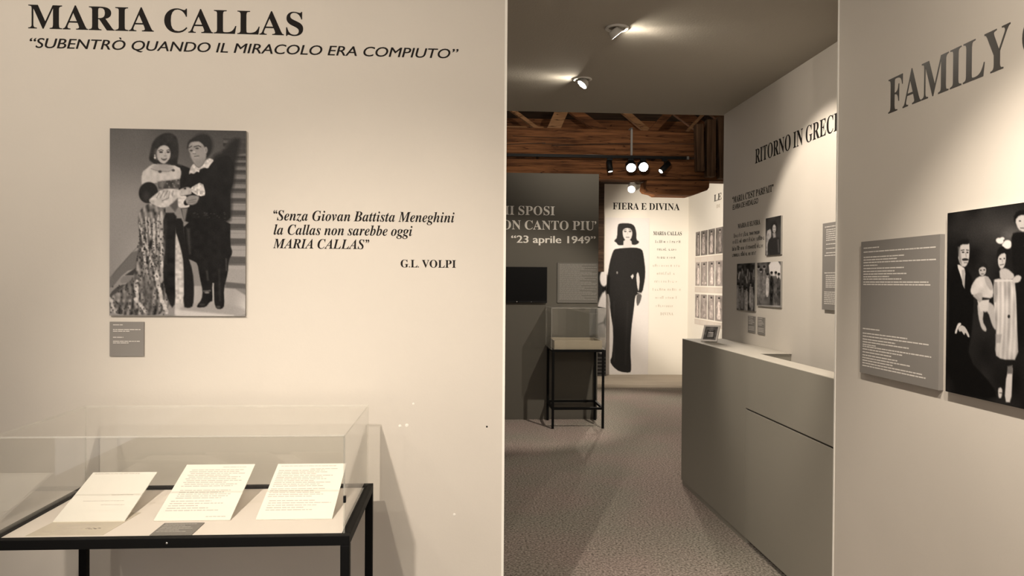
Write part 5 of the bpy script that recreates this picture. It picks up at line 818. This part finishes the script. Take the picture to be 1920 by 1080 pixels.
# ---------------------------------------------------------------- glass-topped display tables
def display_table(x0, x1, y0, y1, zt, label, group, card_m, screw=None, sunk=.009):
    t = thing('display_table', ((x0+x1)/2, (y0+y1)/2, 0), label, 'display table', group)
    p = .025
    mb = MB(); mb.box(x0, x1, y0, y0+p, zt-.027, zt); mb.box(x0, x1, y1-p, y1, zt-.027, zt); mb.box(x0, x0+p, y0+p, y1-p, zt-.027, zt); mb.box(x1-p, x1, y0+p, y1-p, zt-.027, zt)
    top = mb.make('top_frame', M['steel'], parent=t, bevel=.0015)
    for (x, y) in ((x0, y0), (x1-p, y0), (x0, y1-p), (x1-p, y1-p)):
        MB().box(x, x+p, y, y+p, .0, zt-.027).make('leg', M['steel'], parent=t, bevel=.0015)
    for (a, b, c, d) in ((x0+p, x1-p, y0, y0+p), (x0+p, x1-p, y1-p, y1), (x0, x0+p, y0+p, y1-p), (x1-p, x1, y0+p, y1-p)):
        MB().box(a, b, c, d, .20, .225).make('stretcher', M['steel'], parent=t, bevel=.0015)
    MB().box(x0+p, x1-p, y0+p, y1-p, zt-sunk-.013, zt-sunk).make('display_board', card_m, parent=t)
    if screw is not None:
        MB().lathe((screw, y0+.0005, zt-.013), (0, -1, 0), [(.0001, 0), (.0035, 0), (.003, .002), (.0001, .0025)], 14).make('screw', M['chrome'], parent=top)
    return t
def display_cover(x0, x1, y0, y1, z0, z1, label, group, latch=None):
    t = thing('display_cover', ((x0+x1)/2, (y0+y1)/2, z0), label, 'display cover', group)
    k = .005
    def pane(name, a, b, c, d, e, f):
        mb = MB().box(a, b, c, d, e, f); dims = sorted([(b-a, 0), (d-c, 1), (f-e, 2)]); thin = dims[0][1]
        nrm = {0: 2, 1: 2, 2: 1, 3: 0, 4: 1, 5: 0}
        mb.m = [0 if nrm[i] == thin else 1 for i in range(6)]
        return mb.make(name, [M['acrylic'], M['acrylic_edge']], parent=t)
    f = pane('front_pane', x0, x1, y0, y0+k, z0, z1-k); pane('back_pane', x0, x1, y1-k, y1, z0, z1-k)
    pane('side_pane', x0, x0+k, y0+k, y1-k, z0, z1-k); pane('side_pane', x1-k, x1, y0+k, y1-k, z0, z1-k)
    pane('top_pane', x0, x1, y0, y1, z1-k, z1)
    if latch: MB().box(x1-.004, x1+.003, y0-.002, y0+.006, latch-.009, latch+.009).make('latch', M['black'], parent=t)
    return t
G1, G2 = 'black steel display tables', 'clear acrylic covers'
display_table(-1.285, -.312, 2.065, 2.600, .85, 'wide black steel display table with a pale top in the left foreground', G1, M['card'], screw=-.800)
display_cover(-1.268, -.328, 2.083, 2.588, .85, 1.124, 'wide clear acrylic cover over the letters in the left foreground', G2, latch=.945)
display_table(.920, 1.478, 7.815, 8.325, .837, 'narrow black steel display table in front of the charcoal partition', G1, M['linen'], sunk=.001)
display_cover(.908, 1.488, 7.808, 8.332, .837, 1.278, 'tall clear acrylic cover on the narrow table by the charcoal partition', G2)
# linen tray in the far case
t = thing('display_tray', (1.2, 8.06, .8374), 'shallow linen-lined tray inside the far acrylic cover', 'tray')
mb = MB(); mb.box(.945, 1.455, 7.84, 8.30, .8374, .848); mb.make('base', M['linen'], parent=t)
mb = MB(); mb.box(.945, 1.455, 7.84, 7.852, .848, .93); mb.box(.945, 1.455, 8.288, 8.30, .848, .93); mb.box(.945, .957, 7.852, 8.288, .848, .93); mb.box(1.443, 1.455, 7.852, 8.288, .848, .93); mb.make('rim', M['linen'], parent=t, bevel=.003)
# typed sheets leaning on low supports
def sheet(label, x0, x1, y0, y1, z1, seed, rows, ink, skew=0.0):
    zt = .8412; t = thing('letter_sheet', ((x0+x1)/2, y0, zt), label, 'letter', 'letters in the front display case')
    o = Vector((x0, y0, zt+.001)); a = Vector((x1-x0, 0, 0)); b = Vector((skew, y1-y0, z1-zt)); n = a.cross(b).normalized(); L = b.length; bu = b/L
    MB().slab(o, a, b, n*.003).make('sheet', M['paper'], parent=t)
    rng = random.Random(seed); mb = MB(); W = x1-x0
    for (v, s, l, h) in rows:
        word_bars(mb, lambda p, q: o+a.normalized()*p+bu*q+n*.0029, a.normalized(), bu, W*s, L*(1-v), W*(s+l), h, rng, n, .55)
    if rows: mb.make('typed_text', M[ink], parent=t)
    mid = (x0+x1)/2; q = o+b*.82
    MB().prism([(mid-.05, q.y, zt), (mid-.05, q.y, q.z-.002), (mid-.05, q.y-.07, zt+(z1-zt)*(q.y-.07-y0)/(y1-y0)-.001), (mid-.05, q.y-.06, zt)], (.1, 0, 0)).make('support', M['acrylic'], parent=t)
    return t
rows2 = [(.06, .55, .34, .004), (.115, .12, .75, .0045)]+[(.15+.034*k, .10+.03*(k % 2), [.72, .78, .6, .74][k % 4], .005) for k in range(9)]+[(.50+.034*k, .12, [.7, .62, .74][k % 3], .005) for k in range(5)]+[(.69+.04*k, .08, [.55, .72, .4][k % 3], .005) for k in range(5)]+[(.955, .66, .26, .0045)]
rows3 = [(.05, .06, .8, .004), (.11, .5, .4, .0045)]+[(.14+.033*k, .05, [.66, .72, .55, .8][k % 4], .005) for k in range(10)]+[(.49+.034*k, .04, [.75, .6, .7][k % 3], .005) for k in range(5)]+[(.70+.04*k, .08, [.62, .85, .66, .5][k % 4], .005) for k in range(5)]
rows1 = [(.04, .05, .7, .004), (.50, .55, .32, .003), (.62, .2, .6, .003), (.70, .5, .35, .003)]
sheet('nearly blank letter, leftmost of the three in the front case', -1.189, -.987, 2.240, 2.500, .917, 1, rows1, 'type_ink', -.012)
sheet('typed letter in the middle of the three in the front case', -.904, -.685, 2.238, 2.500, .940, 2, rows2, 'type_ink')
sheet('typed letter, rightmost of the three in the front case', -.611, -.389, 2.238, 2.500, .940, 3, rows3, 'type_ink')
t = thing('document', (-1.09, 2.21, .8412), 'flat ivory document lying under the leftmost letter', 'document')
MB().slab((-1.201, 2.125, .8412), (.206, 0, 0), (.018, .20, 0), (0, 0, .0009)).make('sheet', M['ivory'], parent=t)
mb = MB(); rng = random.Random(12)
for k in range(7): word_bars(mb, lambda p, q: Vector((-1.185+p, 2.142+q, .842)), Vector((1, 0, 0)), Vector((0, 1, 0)), rng.uniform(0, .08), .012*k, rng.uniform(.10, .16), .003, rng, Vector((0, 0, 1)))
mb.make('typed_text', M['type_ink'], parent=t)
mb = MB()
for k in range(9): mb.slab((-1.068+.0045*k+rng.uniform(-.001, .001), 2.178+.004*math.sin(k*1.9), .842), (.006, .002*math.cos(k), 0), (0, .0016, 0), (0, 0, .0005))
mb.make('signature', M['scribble'], parent=t)
t = thing('label_card', (-.81, 2.16, .8412), 'small grey label card lying in front of the middle letter', 'label card')
MB().slab((-.864, 2.111, .8412), (.113, 0, 0), (0, .104, 0), (0, 0, .003)).make('card', M['panel'], parent=t)
mb = MB(); rng = random.Random(13)
for k in range(6): word_bars(mb, lambda p, q: Vector((-.857+p, 2.127+q, .8441)), Vector((1, 0, 0)), Vector((0, 1, 0)), 0, .075-.013*k, [.09, .06, .08][k % 3], .0034, rng, Vector((0, 0, 1)))
mb.make('printed_text', M['panel_ink'], parent=t)

# ---------------------------------------------------------------- reception desk
t = thing('reception_desk', (1.84, 4.46, 0), 'long grey reception desk built into the wall niche', 'desk')
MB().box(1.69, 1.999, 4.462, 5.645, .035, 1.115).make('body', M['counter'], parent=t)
MB().prism([(1.673, 5.653, 1.117), (1.999, 5.653, 1.117), (1.999, 4.455, 1.117), (1.800, 4.455, 1.117), (1.800, 3.282, 1.117), (1.673, 3.282, 1.117)], (0, 0, .003)).make('top', M['counter_top_lit'], parent=t)
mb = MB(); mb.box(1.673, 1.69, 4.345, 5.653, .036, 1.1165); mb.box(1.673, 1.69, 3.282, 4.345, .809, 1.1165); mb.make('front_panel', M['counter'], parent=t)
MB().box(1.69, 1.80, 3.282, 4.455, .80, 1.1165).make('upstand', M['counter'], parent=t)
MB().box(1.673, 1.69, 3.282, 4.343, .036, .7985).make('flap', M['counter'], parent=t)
MB().box(1.695, 1.72, 3.282, 4.455, .036, .795).make('inner_panel', M['black'], parent=t)
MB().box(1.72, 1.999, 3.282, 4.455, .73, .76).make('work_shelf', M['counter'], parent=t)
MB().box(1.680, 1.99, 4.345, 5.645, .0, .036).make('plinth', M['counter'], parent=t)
MB().box(1.74, 1.99, 3.282, 4.345, .0, .036).make('plinth', M['black'], parent=t)
# framed photo standing on the desk
t = thing('framed_photo', (1.79, 5.33, 1.12), 'small silver photo frame standing on the far end of the desk', 'photo frame')
fr_o = Vector((1.722, 5.352, 1.1235)); fr_a = Vector((.098, -.062, 0)); fr_n = Vector((-.062, -.098, .0)).normalized(); fr_b = Vector((.036, .034, .115))
fr_n = fr_a.cross(fr_b).normalized()
if fr_n.y > 0: fr_n = -fr_n
w_ = .012; ua, ub = fr_a.normalized(), fr_b.normalized(); La, Lb = fr_a.length, fr_b.length
mb = MB()
for (p, q, a_, b_) in ((0, 0, La, w_), (0, Lb-w_, La, w_), (0, w_, w_, Lb-2*w_), (La-w_, w_, w_, Lb-2*w_)): mb.slab(fr_o+ua*p+ub*q, ua*a_, ub*b_, fr_n*.010)
mb.make('frame', M['silver'], parent=t, bevel=.001)
print_board('picture', None, None, paint_desk_photo(), None, 0, 0, 0, 0, .004, part_of=t, frame=lambda u, v, n: fr_o+ua*(w_+(La-2*w_)*u)+ub*(w_+(Lb-2*w_)*(1-v))+fr_n*n, gain=1.5)
MB().slab(fr_o-fr_n*.003, fr_a, fr_b, fr_n*.003).make('back', M['black'], parent=t)
q = fr_o+fr_a*.5; k = fr_o+fr_a*.5+fr_b*.7
MB().prism([k-ua*.028, q-ua*.034-fr_n*.07+Vector((0, 0, -.001+.07*fr_n.z)), q-ua*.034-fr_n*.002, k-ua*.028-fr_n*.001], ua*.062).make('strut', M['black'], parent=t)

# ---------------------------------------------------------------- screen on the partition
t = thing('television', (.565, 8.36, 1.315), 'black flat screen mounted on the charcoal partition', 'television')
MB().box(.215, .917, 8.318, 8.345, 1.316, 1.716).make('housing', M['black'], parent=t, bevel=.003)
MB().box(.224, .908, 8.3165, 8.319, 1.336, 1.708).make('screen', M['screen'], parent=t)
MB().box(.45, .68, 8.345, 8.3605, 1.40, 1.62).make('wall_bracket', M['steel'], parent=t)
MB().lathe((.578, 8.3175, 1.325), (0, -1, 0), [(.0001, 0), (.007, 0), (.006, .0015), (.0001, .0015)], 12).make('badge', M['chrome'], parent=t)
MB().box(.738, .744, 8.316, 8.319, 1.322, 1.328).make('standby_light', M['red'], parent=t)

# ---------------------------------------------------------------- timber roof of the hall behind
def rough_beam(name, label, x0, x1, y0, y1, z0, z1, m, seed, cat='beam', group=None, parent=None):
    rng = random.Random(seed); n = 26; vs = []; fs = []
    prof = [(0, .06), (.06, 0), (.94, 0), (1, .06), (1, .94), (.94, 1), (.06, 1), (0, .94)]; k = len(prof)
    for i in range(n+1):
        x = x0+(x1-x0)*i/n; dy, dz = rng.uniform(-.008, .008), rng.uniform(-.008, .008)
        for (a, b) in prof: vs.append((x, y0+(y1-y0)*a+dy+rng.uniform(-.003, .003), z0+(z1-z0)*b+dz+rng.uniform(-.003, .003)))
    for i in range(n):
        for j in range(k): fs.append((i*k+j, i*k+(j+1) % k, (i+1)*k+(j+1) % k, (i+1)*k+j))
    fs += [tuple(range(k-1, -1, -1)), tuple(n*k+j for j in range(k))]
    o = MB().add(vs, fs).make(name, m, org=((x0+x1)/2, (y0+y1)/2, z0))
    return tag(o, label, cat, group)
G3 = 'old tie beams across the hall'
rough_beam('timber_beam', 'upper old timber beam crossing the hall behind the ceiling edge', -3.05, 3.74, 9.60, 9.86, 3.200, 3.535, M['wood'], 3, group=G3)
rough_beam('timber_beam', 'lower old timber beam with the lighting track along it', -3.05, 3.74, 9.58, 9.84, 2.885, 3.165, M['wood'], 5, group=G3)
# a long shake in the upper beam, and an iron strap over it
up = bpy.data.objects['timber_beam']
mb = MB()
for (xa, za, xb, zb, w) in [(.48, 3.305, 1.02, 3.335, .010), (.98, 3.325, 1.50, 3.318, .008), (1.10, 3.30, 1.95, 3.345, .009), (1.95, 3.345, 3.0, 3.36, .008), (.6, 3.42, 1.4, 3.40, .005)]:
    mb.slab((xa, 9.588, za), (xb-xa, 0, zb-za), (0, 0, w), (0, .02, 0))
mb.make('crack', M['wood_dark'], parent=up)
mb = MB(); mb.box(2.13, 2.155, 9.575, 9.595, 3.20, 3.55); mb.box(2.13, 2.155, 9.575, 9.87, 3.54, 3.555)
tag(mb.make('iron_strap', M['board_edge'], org=(2.147, 9.6, 3.2)), 'dark iron strap hung over the upper timber beam above the glaring lamps', 'strap')
# bolster block under the lower beam
o = MB().prism([(2.335, 9.52, 2.875), (2.318, 9.52, 2.77), (2.35, 9.52, 2.735), (2.44, 9.52, 2.715), (2.48, 9.52, 2.690), (2.93, 9.52, 2.688), (3.02, 9.52, 2.715), (3.13, 9.52, 2.755), (3.155, 9.52, 2.79), (3.16, 9.52, 2.875)], (0, .36, 0)).make('timber_bolster', M['wood'], org=(2.74, 9.7, 2.69), bevel=.012)
tag(o, 'rounded timber bolster block under the lower beam', 'timber block')
# braces and posts at the right end
rng = random.Random(9)
for i, (xa, za, xb, zb, w) in enumerate([(3.02, 2.99, 3.00, 3.60, .10), (3.155, 2.92, 3.155, 3.66, .12), (3.32, 2.90, 3.29, 3.70, .11), (3.47, 2.90, 3.47, 3.75, .14)]):
    o = MB().slab((xa-w/2, 9.44, za), (w, 0, 0), (xb-xa, 0, zb-za), (0, .13, 0)).make('timber_brace', M['wood_y'], org=(xa, 9.5, za), bevel=.012)
    tag(o, ['leftmost rough brace at the right end of the beams', 'second rough brace from the left at the right end of the beams', 'third rough brace from the left at the right end of the beams', 'rightmost rough brace beside the niche wall top'][i], 'brace', 'braces at the end of the beams')
G4 = 'rafters and struts under the roof'
for i, (xa, za, xb, zb, y, w, m) in enumerate([
        (.28, 4.12, 1.12, 3.52, 10.2, .05, 'wood_pale'), (1.22, 3.50, 1.42, 3.95, 10.0, .17, 'wood_pale'), (1.40, 3.92, 2.02, 3.50, 10.3, .12, 'wood'), (2.0, 4.05, 2.62, 3.55, 10.3, .08, 'wood_pale'),
        (2.50, 3.50, 2.86, 3.90, 10.05, .10, 'wood'), (2.78, 3.95, 3.35, 3.56, 10.2, .16, 'wood'), (2.98, 3.56, 3.30, 3.90, 9.98, .04, 'wood_pale'), (3.25, 3.95, 3.74, 3.60, 10.1, .16, 'wood')]):
    d = Vector((xb-xa, 0, zb-za)); s = Vector((-d.z, 0, d.x)).normalized()*w
    o = MB().slab((xa, y, za), d, s, (0, .09, 0)).make('roof_strut', M[m], org=(xa, y, min(za, zb)), bevel=.006)
    tag(o, ['thin pale batten, leftmost above the upper beam', 'short pale upright block above the left part of the upper beam', 'brown strut sloping down right of the pale block', 'pale strut above the middle of the upper beam', 'brown strut rising to the right above the track lamps', 'broad brown strut sloping down towards the braces', 'thin pale batten rising beside the braces', 'rightmost broad strut by the niche wall top'][i], 'strut', G4)
o = MB().box(-3.05, 1.30, 10.5, 10.62, 3.62, 3.74).make('roof_purlin', M['wood_pale'], org=(-.9, 10.56, 3.62)); tag(o, 'pale horizontal timber behind the left end of the upper beam', 'purlin')
o = MB().box(-3.05, 3.74, 11.2, 11.36, 3.78, 4.0).make('roof_purlin', M['wood'], org=(.3, 11.28, 3.78)); tag(o, 'brown horizontal purlin far behind the roof struts', 'purlin')

# ---------------------------------------------------------------- lighting track, its heads and added hall lamps
t = thing('light_track', (.5, 9.36, 3.12), 'black lighting track along the lower timber beam', 'lighting track')
MB().box(-2.6, 2.80, 9.34, 9.375, 3.120, 3.155).make('rail', M['black'], parent=t)
MB().box(2.80, 2.83, 9.338, 9.377, 3.118, 3.157).make('end_cap', M['lamp_grey'], parent=t)
for x in (-2.0, -.6, .9, 2.4): MB().box(x, x+.03, 9.375, 9.60, 3.130, 3.15).make('bracket', M['black'], parent=t)
def track_head(label, x, y, z, aim, watts, angle, k, m, body=.16, r=.045, drop=.09, blend=.5, hang=0, color=WARM):
    t = thing('track_spotlight', (x, y, z), label, 'spotlight', 'spotlights in the hall')
    MB().box(x-.035, x+.035, y-.016, y+.016, z-.03, z).make('adapter', m, parent=t, bevel=.003)
    p = Vector((x, y, z-.03-drop-hang)); n = (Vector(aim)-p).normalized()
    MB().rod((x, y, z-.028), (x, y, p.z+.01), .008).make('stem', m, parent=t)
    MB().lathe(p, n, [(.0001, -body*.5), (r*.8, -body*.5), (r, -body*.42), (r, body*.5), (r*.86, body*.5), (r*.84, body*.40)], 24).make('lamp_body', m, parent=t)
    MB().lathe(p, n, [(.0001, body*.44), (r*.85, body*.44), (r*.85, body*.40)], 20).make('lens', glow('lens_glow', k), parent=t)
    spot('beam', tuple(p+n*(body*.56)), aim, watts, angle, blend, .035, color, parent=t)
track_head('dark track spotlight left of the glaring pair', 1.815, 9.357, 3.12, (1.90, 9.15, 2.2), 8, 50, 8, M['black'], .15, .036, .075)
track_head('left one of the glaring pair of spotlights on the track', 2.085, 9.357, 3.12, (1.55, 4.6, .3), 60, 70, 260, M['black'], .11, .066, .07)
track_head('right one of the glaring pair of spotlights on the track', 2.240, 9.357, 3.12, (1.9, 4.0, .8), 90, 70, 260, M['black'], .11, .066, .065)
track_head('dark slanted track spotlight right of the glaring pair', 2.520, 9.357, 3.12, (1.6, 8.75, 2.15), 8, 50, 8, M['black'], .2, .036, .075)
track_head('white cylinder spotlight hanging below the dark trim of the far wall', 2.700, 12.02, 3.19, (1.45, 8.2, .9), 360, 80, 200, M['lamp_white'], .20, .065, .06)
struct(MB().box(2.2, 3.3, 12.0, 12.27, 3.19, 3.215), 'trim_5', M['wood_dark'])
track_head('spotlight on the hall side of the ceiling edge, turned to the charcoal partition', 1.90, 5.752, 3.14, (.30, 8.36, .5), 270, 56, 30, M['black'], .15, .036, .075)
track_head('unseen added spotlight on the hall side of the ceiling edge, brightening the roof timbers', 1.20, 5.752, 3.14, (1.4, 9.6, 3.6), 230, 60, 30, M['black'], .15, .036, .075, 1.0)  # invented lamp, added to brighten the beams and rafters
track_head('unseen added spotlight on the back of the charcoal partition, brightening the costume photos', 1.20, 8.497, 2.25, (3.74, 11.6, 1.95), 600, 54, 30, M['black'], .15, .036, .075)  # invented lamp out of view, added to light the side wall
track_head('unseen added spotlight on the back of the charcoal partition, brightening the life-size woman', .60, 8.497, 2.74, (2.9, 12.35, 1.0), 500, 50, 30, M['black'], .15, .036, .075)  # added out of sight to brighten the far wall
